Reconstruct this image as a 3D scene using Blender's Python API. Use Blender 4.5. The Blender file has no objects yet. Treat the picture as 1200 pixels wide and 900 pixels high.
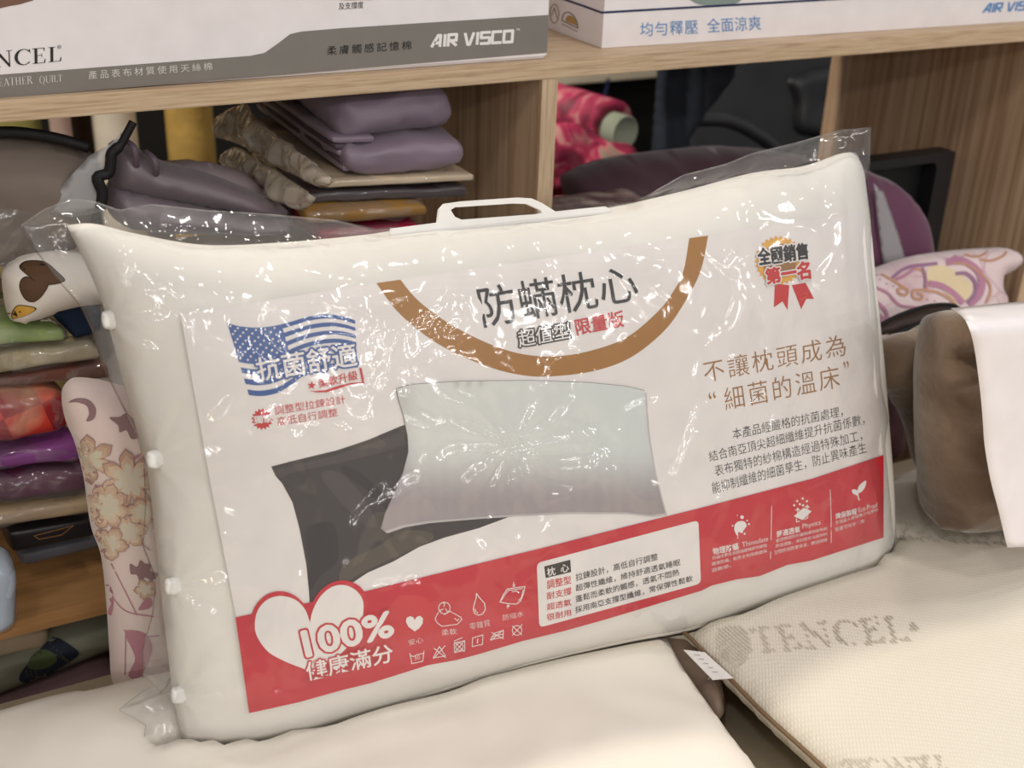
import bpy, bmesh, math, random
import numpy as np
from mathutils import Vector, Matrix, noise
from mathutils.bvhtree import BVHTree
from mathutils.geometry import delaunay_2d_cdt

random.seed(4)
SC = bpy.context.scene
COL = SC.collection
ZW = 1.06                                    # height of the shelf's top above the floor

# ------------------------------------------------------------------ camera
FPX = 1450.0
PITCH, ROLL, YAW, DIST, HGT = 25.756, 2.093, 28.524, 1.198, 0.27
_p, _r, _a = math.radians(PITCH), math.radians(ROLL), math.radians(YAW)
_F = np.array([0, math.cos(_p), -math.sin(_p)])
_R0 = np.array([1.0, 0, 0]); _U0 = np.cross(_R0, _F)
_R = math.cos(_r) * _R0 + math.sin(_r) * _U0
_U = -math.sin(_r) * _R0 + math.cos(_r) * _U0
_ux = np.array([math.cos(_a), math.sin(_a), 0]); _uy = np.array([-math.sin(_a), math.cos(_a), 0])
def conv(v): return np.array([v @ _ux, v @ _uy, v[2]])
CR, CU, CF = conv(_R), conv(_U), conv(_F)
EYE = np.array([0.0, -DIST, HGT + ZW])
cam_data = bpy.data.cameras.new('camera')
cam = bpy.data.objects.new('camera', cam_data); COL.objects.link(cam)
M = Matrix.Identity(4)
for i in range(3):
    M[i][0], M[i][1], M[i][2], M[i][3] = CR[i], CU[i], -CF[i], EYE[i]
cam.matrix_world = M
cam_data.sensor_width = 36.0
cam_data.lens = FPX / 1200 * 36
cam_data.clip_start = 0.05
cam_data.dof.use_dof = True
cam_data.dof.focus_distance = 1.16
cam_data.dof.aperture_fstop = 5.6
SC.camera = cam

# ------------------------------------------------------------------ light
SC.view_settings.view_transform = 'Standard'
SC.view_settings.look = 'None'
SC.view_settings.exposure = 0.13
SC.view_settings.gamma = 1.0
SC.view_settings.use_curve_mapping = False
SC.cycles.use_denoising = True
SC.cycles.transparent_max_bounces = 16
SC.cycles.caustics_reflective = False
SC.cycles.caustics_refractive = False
SC.cycles.sample_clamp_indirect = 4.0
world = bpy.data.worlds.new('store_ambient'); SC.world = world
world.use_nodes = True
world.node_tree.nodes['Background'].inputs[0].default_value = (1.0, 0.975, 0.955, 1)
world.node_tree.nodes['Background'].inputs[1].default_value = 0.27
def lamp(x, y, z, size, watts, color=(1, 0.965, 0.935), tgt=None, shape='DISK'):
    L = bpy.data.lights.new('ceiling_or_fill_lamp', 'AREA'); L.shape = shape; L.size = size
    L.energy = watts; L.color = color
    o = bpy.data.objects.new('ceiling_or_fill_lamp', L); COL.objects.link(o); o.location = (x, y, z)
    t = Vector(tgt if tgt else (x, y, 0)) - Vector((x, y, z))
    o.rotation_euler = t.to_track_quat('-Z', 'Y').to_euler()
    return o
for (x, y, w) in ((-0.5, -1.5, 6), (0.9, -1.7, 5.5), (2.2, -1.0, 5.5), (0.2, -2.7, 5.5), (1.6, -2.6, 4.5)):
    lamp(x, y, 2.72, 0.24, w)
# the shop's rows of ceiling lamps going on behind the camera
for (x, y, w) in ((-2.0, -4.2, 36), (0.0, -4.4, 36), (1.8, -4.3, 31), (-1.4, -6.2, 58), (0.6, -6.4, 58), (2.6, -6.0, 48), (3.6, -3.0, 20)):
    o_ = lamp(x, y, 2.72, 1.3, w, shape='RECTANGLE'); o_.data.size_y = 0.11
lamp(-0.1, 0.62, 2.4, 0.2, 30, (1, 0.92, 0.78), tgt=(0.25, 0.95, 0.9))  # added lamp, aimed to brighten the fabric rolls behind the shelf
lamp(0.9, -0.5, 2.72, 0.16, 4)
for (x, y) in ((-2.6, -1.6), (-3.0, -3.2)):
    lamp(x, y, 2.6, 0.18, 9, (1, 0.78, 0.5))

# ------------------------------------------------------------------ pixel rays onto real planes
def ray(px, py): return (px - 600) / FPX * CR - (py - 450) / FPX * CU + CF
def atY(px, py, Y):
    v = ray(px, py); return EYE + v * ((Y - EYE[1]) / v[1])
def atZ(px, py, Z):
    v = ray(px, py); return EYE + v * ((Z - EYE[2]) / v[2])
def atX(px, py, X):
    v = ray(px, py); return EYE + v * ((X - EYE[0]) / v[0])
def atPl(px, py, c, n):
    v = ray(px, py); return EYE + v * (((c - EYE) @ n) / (v @ n))

# ------------------------------------------------------------------ materials
def lin(c):
    return tuple(((v / 255) / 12.92 if v / 255 <= 0.04045 else ((v / 255 + 0.055) / 1.055) ** 2.4) for v in c)
_M = {}
def nodes(name):
    m = bpy.data.materials.new(name); m.use_nodes = True
    nt = m.node_tree; b = nt.nodes['Principled BSDF']
    return m, nt, b
def N(nt, t, **kw):
    n = nt.nodes.new(t)
    for k, v in kw.items():
        if k in n.inputs: n.inputs[k].default_value = v
        else: setattr(n, k, v)
    return n
def objco(nt, scale=(1, 1, 1), rot=(0, 0, 0)):
    tc = N(nt, 'ShaderNodeTexCoord'); mp = N(nt, 'ShaderNodeMapping')
    mp.inputs['Scale'].default_value = scale; mp.inputs['Rotation'].default_value = rot
    nt.links.new(tc.outputs['Object'], mp.inputs['Vector'])
    return mp.outputs['Vector']
def ramp(nt, fac, stops, interp='LINEAR'):
    r = N(nt, 'ShaderNodeValToRGB'); cr = r.color_ramp; cr.interpolation = interp
    while len(cr.elements) < len(stops): cr.elements.new(0.5)
    for e, (p, c) in zip(cr.elements, stops):
        e.position = p; e.color = (*lin(c), 1)
    nt.links.new(fac, r.inputs['Fac'])
    return r.outputs['Color']
def bump(nt, b, h, strength, dist):
    bp = N(nt, 'ShaderNodeBump'); bp.inputs['Strength'].default_value = strength; bp.inputs['Distance'].default_value = dist
    nt.links.new(h, bp.inputs['Height']); nt.links.new(bp.outputs['Normal'], b.inputs['Normal'])
    return bp
def fabric(name, c, rough=0.8, var=0.08, scale=40, bs=0.3, bd=0.002, sheen=0.0, spec=0.3, c2=None, vscale=6):
    if name in _M: return _M[name]
    m, nt, b = nodes(name)
    co = objco(nt)
    n1 = N(nt, 'ShaderNodeTexNoise', Scale=vscale, Detail=4.0)
    nt.links.new(co, n1.inputs['Vector'])
    lo = tuple(v * (1 - var) for v in c) if c2 is None else c2
    nt.links.new(ramp(nt, n1.outputs['Fac'], [(0.35, lo), (0.65, c)]), b.inputs['Base Color'])
    n2 = N(nt, 'ShaderNodeTexNoise', Scale=scale, Detail=3.0)
    nt.links.new(co, n2.inputs['Vector'])
    bump(nt, b, n2.outputs['Fac'], bs, bd)
    b.inputs['Roughness'].default_value = rough
    b.inputs['Specular IOR Level'].default_value = spec
    b.inputs['Sheen Weight'].default_value = sheen
    _M[name] = m
    return m
def plain(name, c, rough=0.5, spec=0.4):
    if name in _M: return _M[name]
    m, nt, b = nodes(name)
    n1 = N(nt, 'ShaderNodeTexNoise', Scale=30.0)
    nt.links.new(objco(nt), n1.inputs['Vector'])
    lo = tuple(v * 0.97 for v in c)
    nt.links.new(ramp(nt, n1.outputs['Fac'], [(0.3, lo), (0.7, c)]), b.inputs['Base Color'])
    b.inputs['Roughness'].default_value = rough
    b.inputs['Specular IOR Level'].default_value = spec
    _M[name] = m
    return m
def wood(name, scale, cols, rough=0.55):
    m, nt, b = nodes(name)
    co = objco(nt, scale)
    n1 = N(nt, 'ShaderNodeTexNoise', Scale=1.0, Detail=6.0, Roughness=0.62, Distortion=0.25)
    nt.links.new(co, n1.inputs['Vector'])
    nt.links.new(ramp(nt, n1.outputs['Fac'], cols), b.inputs['Base Color'])
    bump(nt, b, n1.outputs['Fac'], 0.15, 0.001)
    b.inputs['Roughness'].default_value = rough
    b.inputs['Specular IOR Level'].default_value = 0.3
    return m
W_LIGHT = [(0.3, (164, 138, 110)), (0.48, (193, 167, 137)), (0.7, (208, 186, 158))]
W_PANEL = [(0.28, (150, 118, 92)), (0.42, (184, 150, 120)), (0.55, (206, 176, 145)), (0.72, (220, 194, 166))]
M_EDGE = wood('oak_edge', (16, 200, 420), W_LIGHT)
M_EDGEV = wood('oak_edge_upright', (420, 200, 16), W_LIGHT)
M_PANEL = wood('oak_panel', (30, 85, 1.5), W_PANEL)
M_LOW = wood('oak_board', (3.5, 50, 50), [(0.3, (140, 98, 58)), (0.55, (176, 132, 84)), (0.75, (150, 106, 64))])

def film(name, tint=(0.97, 0.97, 0.97), haze=0.05, crinkle=0.55, scale=22, rough=0.07, base=0.035, gain=0.55, hazecol=(0.85, 0.86, 0.88)):
    m = bpy.data.materials.new(name); m.use_nodes = True
    nt = m.node_tree; nt.nodes.clear()
    out = N(nt, 'ShaderNodeOutputMaterial')
    tr = N(nt, 'ShaderNodeBsdfTransparent'); tr.inputs['Color'].default_value = (*tint, 1)
    df = N(nt, 'ShaderNodeBsdfDiffuse'); df.inputs['Color'].default_value = (*hazecol, 1)
    gl = N(nt, 'ShaderNodeBsdfGlossy'); gl.inputs['Roughness'].default_value = rough
    co = objco(nt)
    d = N(nt, 'ShaderNodeTexNoise', Scale=7.0, Detail=2.0)
    nt.links.new(co, d.inputs['Vector'])
    mixv = N(nt, 'ShaderNodeVectorMath', operation='MULTIPLY_ADD')
    nt.links.new(d.outputs['Color'], mixv.inputs[0]); mixv.inputs[1].default_value = (0.12,) * 3
    nt.links.new(co, mixv.inputs[2])
    vo = N(nt, 'ShaderNodeTexNoise', noise_type='RIDGED_MULTIFRACTAL', Scale=float(scale), Detail=2.0)
    nt.links.new(mixv.outputs[0], vo.inputs['Vector'])
    n2 = N(nt, 'ShaderNodeTexNoise', Scale=scale * 0.5, Detail=3.0)
    nt.links.new(mixv.outputs[0], n2.inputs['Vector'])
    mk = N(nt, 'ShaderNodeTexNoise', Scale=4.5, Detail=1.0); nt.links.new(co, mk.inputs['Vector'])
    mkr = N(nt, 'ShaderNodeMapRange'); mkr.inputs['From Min'].default_value = 0.4; mkr.inputs['From Max'].default_value = 0.62; mkr.inputs['To Min'].default_value = 0.28
    nt.links.new(mk.outputs['Fac'], mkr.inputs['Value'])
    ad0 = N(nt, 'ShaderNodeMath', operation='MULTIPLY_ADD')
    nt.links.new(n2.outputs['Fac'], ad0.inputs[0]); ad0.inputs[1].default_value = 0.7; nt.links.new(vo.outputs['Fac'], ad0.inputs[2])
    add = N(nt, 'ShaderNodeMath', operation='MULTIPLY')
    nt.links.new(ad0.outputs[0], add.inputs[0]); nt.links.new(mkr.outputs[0], add.inputs[1])
    bp = N(nt, 'ShaderNodeBump'); bp.inputs['Strength'].default_value = crinkle; bp.inputs['Distance'].default_value = 0.0035
    nt.links.new(add.outputs[0], bp.inputs['Height'])
    nt.links.new(bp.outputs['Normal'], gl.inputs['Normal'])
    lw = N(nt, 'ShaderNodeLayerWeight'); lw.inputs['Blend'].default_value = 0.5
    nt.links.new(bp.outputs['Normal'], lw.inputs['Normal'])
    pw = N(nt, 'ShaderNodeMath', operation='POWER'); pw.inputs[1].default_value = 3.0
    nt.links.new(lw.outputs['Facing'], pw.inputs[0])
    ma = N(nt, 'ShaderNodeMath', operation='MULTIPLY_ADD', use_clamp=True)
    ma.inputs[1].default_value = gain; ma.inputs[2].default_value = base
    nt.links.new(pw.outputs[0], ma.inputs[0])
    m1 = N(nt, 'ShaderNodeMixShader'); m1.inputs[0].default_value = haze
    nt.links.new(tr.outputs[0], m1.inputs[1]); nt.links.new(df.outputs[0], m1.inputs[2])
    m2 = N(nt, 'ShaderNodeMixShader')
    nt.links.new(ma.outputs[0], m2.inputs[0]); nt.links.new(m1.outputs[0], m2.inputs[1]); nt.links.new(gl.outputs[0], m2.inputs[2])
    nt.links.new(m2.outputs[0], out.inputs['Surface'])
    return m
M_FILM = film('clear_bag_film', haze=0.032, crinkle=0.5, scale=36, rough=0.08, base=0.05, gain=0.55)
M_WRAP = film('clear_wrap_film', haze=0.05, crinkle=0.7, scale=55, rough=0.09, base=0.05, gain=0.5)

# ------------------------------------------------------------------ meshes and things
class Mesh:
    def __init__(s): s.v = []; s.f = []; s.m = []; s.c = None
    def add(s, v, f, mi=0):
        k = len(s.v)
        s.v += [tuple(p) for p in v]
        s.f += [tuple(i + k for i in q) for q in f]
        s.m += [mi] * len(f)
        return s
class Thing:
    """collects parts; build() makes an Empty at the base (or one mesh when it has a single part)"""
    def __init__(s, name, label, cat, group=None):
        s.name, s.label, s.cat, s.group = name, label, cat, group
        s.parts = []
    def part(s, name, mesh, mats, parent=None, smooth=True, label=None, kind=None):
        if not isinstance(mats, (list, tuple)): mats = [mats]
        s.parts.append((name, mesh, mats, parent, smooth, label, kind)); return len(s.parts) - 1
    def build(s):
        allv = np.array([p for q in s.parts for p in q[1].v])
        lo, hi = allv.min(0), allv.max(0)
        base = np.array([(lo[0] + hi[0]) / 2, (lo[1] + hi[1]) / 2, lo[2]])
        single = len(s.parts) == 1
        root = None
        if not single:
            root = bpy.data.objects.new(s.name, None); COL.objects.link(root)
            root.empty_display_size = 0.05
            root.location = base
        made = []
        for (name, mesh, mats, parent, smooth, label, kind) in s.parts:
            me = bpy.data.meshes.new(s.name if single else name)
            me.from_pydata([tuple(np.array(p) - base) for p in mesh.v], [], mesh.f)
            for m in mats: me.materials.append(m)
            if len(mats) > 1: me.polygons.foreach_set('material_index', mesh.m)
            me.polygons.foreach_set('use_smooth', [smooth] * len(mesh.f))
            if mesh.c is not None:
                at = me.color_attributes.new('print', 'FLOAT_COLOR', 'POINT')
                for i, c in enumerate(mesh.c): at.data[i].color = (*c, 1)
            me.validate(); me.update()
            o = bpy.data.objects.new(s.name if single else name, me); COL.objects.link(o)
            if single: o.location = base; root = o
            else: o.parent = root if parent is None else made[parent]
            if label: o['label'] = label
            if kind: o['kind'] = kind
            made.append(o)
        root['label'] = s.label; root['category'] = s.cat
        if s.group: root['group'] = s.group
        return root
def struct(name, mesh, m):
    t = Thing(name, '', '')
    t.part(name, mesh, m, smooth=False); o = t.build()
    del o['label']; del o['category']; o['kind'] = 'structure'
    return o

def box(mesh, x0, x1, y0, y1, z0, z1, mi=0):
    v = [(x, y, z) for x in (x0, x1) for y in (y0, y1) for z in (z0, z1)]
    f = [(0, 1, 3, 2), (4, 6, 7, 5), (0, 4, 5, 1), (2, 3, 7, 6), (0, 2, 6, 4), (1, 5, 7, 3)]
    return mesh.add(v, f, mi)
def bev_box(mesh, x0, x1, y0, y1, z0, z1, r, mi=0, seg=2):
    bm = bmesh.new(); bmesh.ops.create_cube(bm, size=1)
    for v in bm.verts:
        v.co = Vector(((x0 + x1) / 2 + v.co.x * (x1 - x0), (y0 + y1) / 2 + v.co.y * (y1 - y0), (z0 + z1) / 2 + v.co.z * (z1 - z0)))
    bmesh.ops.bevel(bm, geom=bm.edges[:], offset=r, segments=seg, affect='EDGES')
    bm.verts.index_update()
    mesh.add([v.co[:] for v in bm.verts], [[v.index for v in f.verts] for f in bm.faces], mi); bm.free()
    return mesh
def catmull(pts, closed=True, k=6):
    P = [np.array(p, float) for p in pts]; n = len(P); out = []
    rng = range(n) if closed else range(n - 1)
    for i in rng:
        if closed: a, b, c, d = P[i - 1], P[i], P[(i + 1) % n], P[(i + 2) % n]
        else: a, b, c, d = P[max(i - 1, 0)], P[i], P[i + 1], P[min(i + 2, n - 1)]
        for j in range(k):
            t = j / k
            out.append(0.5 * ((2 * b) + (c - a) * t + (2 * a - 5 * b + 4 * c - d) * t * t + (3 * b - a - 3 * c + d) * t ** 3))
    if not closed: out.append(P[-1])
    return out
def inside(x, y, polys):
    r = np.zeros(len(x), bool)
    for P in polys:
        P = np.asarray(P); n = len(P)
        for i in range(n):
            x1, y1 = P[i - 1]; x2, y2 = P[i]
            if y1 == y2: continue
            c = ((y1 > y) != (y2 > y)) & (x < (x2 - x1) * (y - y1) / (y2 - y1) + x1)
            r ^= c
    return r
def edge_dist(Q, polys):
    d = np.full(len(Q), 1e9)
    for P in polys:
        P = np.asarray(P)
        for i in range(len(P)):
            a, b = P[i - 1], P[i]; ab = b - a; L = ab @ ab
            if L < 1e-18: continue
            t = np.clip(((Q - a) @ ab) / L, 0, 1)
            d = np.minimum(d, np.linalg.norm(Q - (a + t[:, None] * ab), axis=1))
    return d
def fill2d(polys, step):
    """triangulates outlines (even-odd) with inner grid points"""
    polys = [np.asarray(p, float) for p in polys]
    vs, es = [], []
    for P in polys:
        k = len(vs); n = 0
        for i in range(len(P)):
            a, b = P[i], P[(i + 1) % len(P)]
            m = max(1, int(np.linalg.norm(b - a) / step + 0.5))
            for j in range(m): vs.append(a + (b - a) * j / m); n += 1
        es += [(k + i, k + (i + 1) % n) for i in range(n)]
    A = np.concatenate(polys); lo, hi = A.min(0), A.max(0)
    gx = np.arange(lo[0] + step / 2, hi[0], step); gy = np.arange(lo[1] + step / 2, hi[1], step)
    if len(gx) and len(gy):
        X, Y = np.meshgrid(gx, gy); X[1::2] += step / 2
        Q = np.stack([X.ravel(), Y.ravel()], 1)
        ok = inside(Q[:, 0], Q[:, 1], polys)
        Q = Q[ok]
        if len(Q):
            Q = Q[edge_dist(Q, polys) > step * 0.45]
            vs += list(Q)
    o = delaunay_2d_cdt([Vector(v) for v in vs], es, [], 0, 1e-7)
    V = np.array([v[:] for v in o[0]]); F = [tuple(f) for f in o[2]]
    C = np.array([V[list(f)].mean(0) for f in F])
    ok = inside(C[:, 0], C[:, 1], polys)
    return V, [f for f, k in zip(F, ok) if k]

class Frame:
    def __init__(s, o, u, v, n):
        s.o, s.u, s.v, s.n = [np.array(q, float) for q in (o, u, v, n)]
    def px(s, x, y):
        P = atPl(x, y, s.o, s.n) - s.o
        return np.array([P @ s.u, P @ s.v])
    def at(s, a, b, w=0): return s.o + s.u * a + s.v * b + s.n * w
def FY(Y): return Frame((0, Y, 0), (1, 0, 0), (0, 0, 1), (0, -1, 0))
def FZ(Z): return Frame((0, 0, Z), (1, 0, 0), (0, 1, 0), (0, 0, 1))
def FL(px, py, Y, lean, yaw=0):
    """a plane through a pixel's point at depth Y, leaning back and turned"""
    o = atY(px, py, Y); l, y = math.radians(lean), math.radians(yaw)
    u = np.array([math.cos(y), math.sin(y), 0]); n0 = np.array([math.sin(y), -math.cos(y), 0])
    return Frame(o, u, np.array([0, 0, math.cos(l)]) - math.sin(l) * n0, math.cos(l) * n0 + np.array([0, 0, math.sin(l)]))
def fbm(p, s, seed=0):
    return noise.fractal(Vector((p[0] * s + seed * 7.3, p[1] * s + seed * 3.1, p[2] * s - seed)), 1.0, 2.0, 3)
def pad(mesh, fr, outline, front, back, r, step=0.008, nz=0.0, ns=12, soft=True, wr=None, mi=0, seed=0, pw=0.5, px=True):
    """a stuffed form: an outline in a plane, swelling to both sides with round edges"""
    P = [fr.px(*q) for q in outline] if px else [np.array(q, float) for q in outline]
    if soft: P = catmull(P, True, 5)
    V, F = fill2d([P], step)
    d = edge_dist(V, [np.array(P)])
    h = (1 - (1 - np.minimum(d / r, 1)) ** 2) ** pw
    h[d < 1e-6] = 0
    bnd = d < 1e-6
    vs, idx = [], {}
    for i, (q, k) in enumerate(zip(V, h)):
        p = fr.at(q[0], q[1], 0)
        w = front * k
        if nz: w += nz * fbm(p, ns, seed) * min(1, k * 1.6)
        if wr: w += wr(q[0], q[1], p) * min(1, k * 1.6)
        vs.append(fr.at(q[0], q[1], w))
    nV = len(V)
    for i, (q, k) in enumerate(zip(V, h)):
        if bnd[i]: idx[i] = i
        else:
            idx[i] = len(vs)
            w = -back * k
            if nz: w += nz * 0.6 * fbm(fr.at(q[0], q[1], 0), ns, seed + 5) * min(1, k * 1.6)
            vs.append(fr.at(q[0], q[1], w))
    f2 = []
    for t in F:
        a, b, c = V[list(t)]
        ccw = (b[0] - a[0]) * (c[1] - a[1]) - (b[1] - a[1]) * (c[0] - a[0]) > 0
        # frame normals point to n when u x v = n
        s = np.dot(np.cross(fr.u, fr.v), fr.n) > 0
        t1 = t if ccw == s else t[::-1]
        f2.append(t1); f2.append(tuple(idx[i] for i in t1[::-1]))
    mesh.add(vs, f2, mi)
    return mesh
def softbox(mesh, quad, Y, depth, r=0.3, n=10, bulge=0.0, nz=0.0, ns=15, seed=0, shift=(0, 0), mi=0, ny=None, lay=0.0, nl=4, grow=0.0):
    """a rounded parcel: front corners TL TR BR BL given on plane Y, going back by depth"""
    Q = [atY(x, y, Y) if not isinstance(x, np.ndarray) else x for (x, y) in quad] if len(quad[0]) == 2 else [np.array(q, float) for q in quad]
    TL, TR, BR, BL = Q
    back = np.array([shift[0], depth, shift[1]])
    nx = n; nyy = ny or n; nzz = max(6, n // 2)
    def P(u, v, w):
        a, b, c = (u + 1) / 2, (v + 1) / 2, (w + 1) / 2
        f = (BL * (1 - a) + BR * a) * (1 - b) + (TL * (1 - a) + TR * a) * b
        return f + back * c
    Lx = np.linalg.norm(TR - TL); Lz = np.linalg.norm(TL - BL); Ly = np.linalg.norm(back)
    rr = r * min(Lx, Lz, Ly) * 0.98
    R = np.array([2 * rr / Lx, 2 * rr / Lz, 2 * rr / Ly])
    bm = bmesh.new()
    idx = {}; faces = []
    def vid(k):
        if k not in idx: idx[k] = len(idx)
        return idx[k]
    dims = (nx, nyy, nzz)
    for ax in range(3):
        o1, o2 = [i for i in range(3) if i != ax]
        for sgn in (0, dims[ax]):
            for i in range(dims[o1]):
                for j in range(dims[o2]):
                    ks = []
                    for (di, dj) in ((0, 0), (1, 0), (1, 1), (0, 1)):
                        k = [0, 0, 0]; k[ax] = sgn; k[o1] = i + di; k[o2] = j + dj
                        ks.append(vid(tuple(k)))
                    faces.append(ks if (sgn == 0) == (ax == 1) else ks[::-1])
    def remap(t, d, Rk):
        # finer near the ends so that the rounding has points
        x = 2 * t / d - 1
        return math.copysign(1 - (1 - abs(x)) ** 1.6, x)
    vs = [None] * len(idx)
    for k, i in idx.items():
        q = np.array([remap(k[a], dims[a], R[a]) for a in range(3)])
        inn = np.clip(q, -(1 - R), 1 - R)
        dlt = (q - inn) / R
        L = np.linalg.norm(dlt)
        if L > 0:
            m = np.max(np.abs(dlt)); dlt = dlt / L * m
        q2 = inn + dlt * R
        p = P(*q2)
        u, v, w = q2
        cen = P(0, 0, 0)
        if bulge:
            p = p + np.array([0, -1, 0]) * bulge * max(0, -w) * (1 - u * u) * (1 - v * v)
            p = p + np.array([0, 0, 1]) * bulge * v * (1 - u * u) * (1 - w * w)
        if lay:
            g = abs(math.sin((v + 1) / 2 * math.pi * nl))
            pull = lay * (1 - g) ** 2
            dirv = np.array([0.0, 1, 0]) * max(0, -w) + np.array([1.0, 0, 0]) * (-u) * (abs(u) > 0.7)
            p = p + dirv * pull
        if nz:
            nv = np.array([fbm(p, ns, seed), fbm(p, ns, seed + 11), fbm(p, ns, seed + 23)])
            p = p + nv * nz
        if grow: p = p + (p - cen) / (np.linalg.norm(p - cen) + 1e-9) * grow
        vs[i] = p
    mesh.add(vs, faces, mi); bm.free()
    return mesh
def tube(mesh, pts, rad, n=8, mi=0, caps=True, flat=1.0):
    P = [np.array(p, float) for p in pts]; m = len(P)
    rads = rad if isinstance(rad, (list, tuple)) else [rad] * m
    vs, fs = [], []
    up = np.array([0.0, 0, 1])
    t0 = P[1] - P[0]; t0 /= np.linalg.norm(t0)
    a = np.cross(t0, up)
    if np.linalg.norm(a) < 1e-3: a = np.cross(t0, np.array([0, 1.0, 0]))
    a /= np.linalg.norm(a)
    for i in range(m):
        t = P[min(i + 1, m - 1)] - P[max(i - 1, 0)]; t /= np.linalg.norm(t) + 1e-12
        a = a - t * (a @ t); a /= np.linalg.norm(a) + 1e-12
        b = np.cross(t, a)
        for j in range(n):
            g = 2 * math.pi * j / n
            vs.append(P[i] + rads[i] * (math.cos(g) * a + flat * math.sin(g) * b))
    for i in range(m - 1):
        for j in range(n):
            fs.append((i * n + j, i * n + (j + 1) % n, (i + 1) * n + (j + 1) % n, (i + 1) * n + j))
    if caps: fs += [tuple(range(n))[::-1], tuple((m - 1) * n + j for j in range(n))]
    return mesh.add(vs, fs, mi)
def slab(mesh, fr, polys, thick, step=0.01, off=0.0, px=True, mi=0, soft=False):
    """a flat plate with real thickness cut to outlines"""
    PP = [[fr.px(*q) for q in P] if px else P for P in polys]
    if soft: PP = [catmull(P, True, 5) for P in PP]
    V, F = fill2d(PP, step); n = len(V)
    vs = [fr.at(q[0], q[1], off + thick / 2) for q in V] + [fr.at(q[0], q[1], off - thick / 2) for q in V]
    fs = []; ec = {}
    for t in F:
        a, b, c = V[list(t)]
        if (b[0] - a[0]) * (c[1] - a[1]) - (b[1] - a[1]) * (c[0] - a[0]) < 0: t = t[::-1]
        fs.append(t); fs.append(tuple(i + n for i in t[::-1]))
        for i in range(3):
            e = (t[i], t[(i + 1) % 3]); ec[e] = 1
    for (a, b) in ec:
        if (b, a) not in ec: fs.append((b, a, a + n, b + n))
    return mesh.add(vs, fs, mi)

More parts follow.
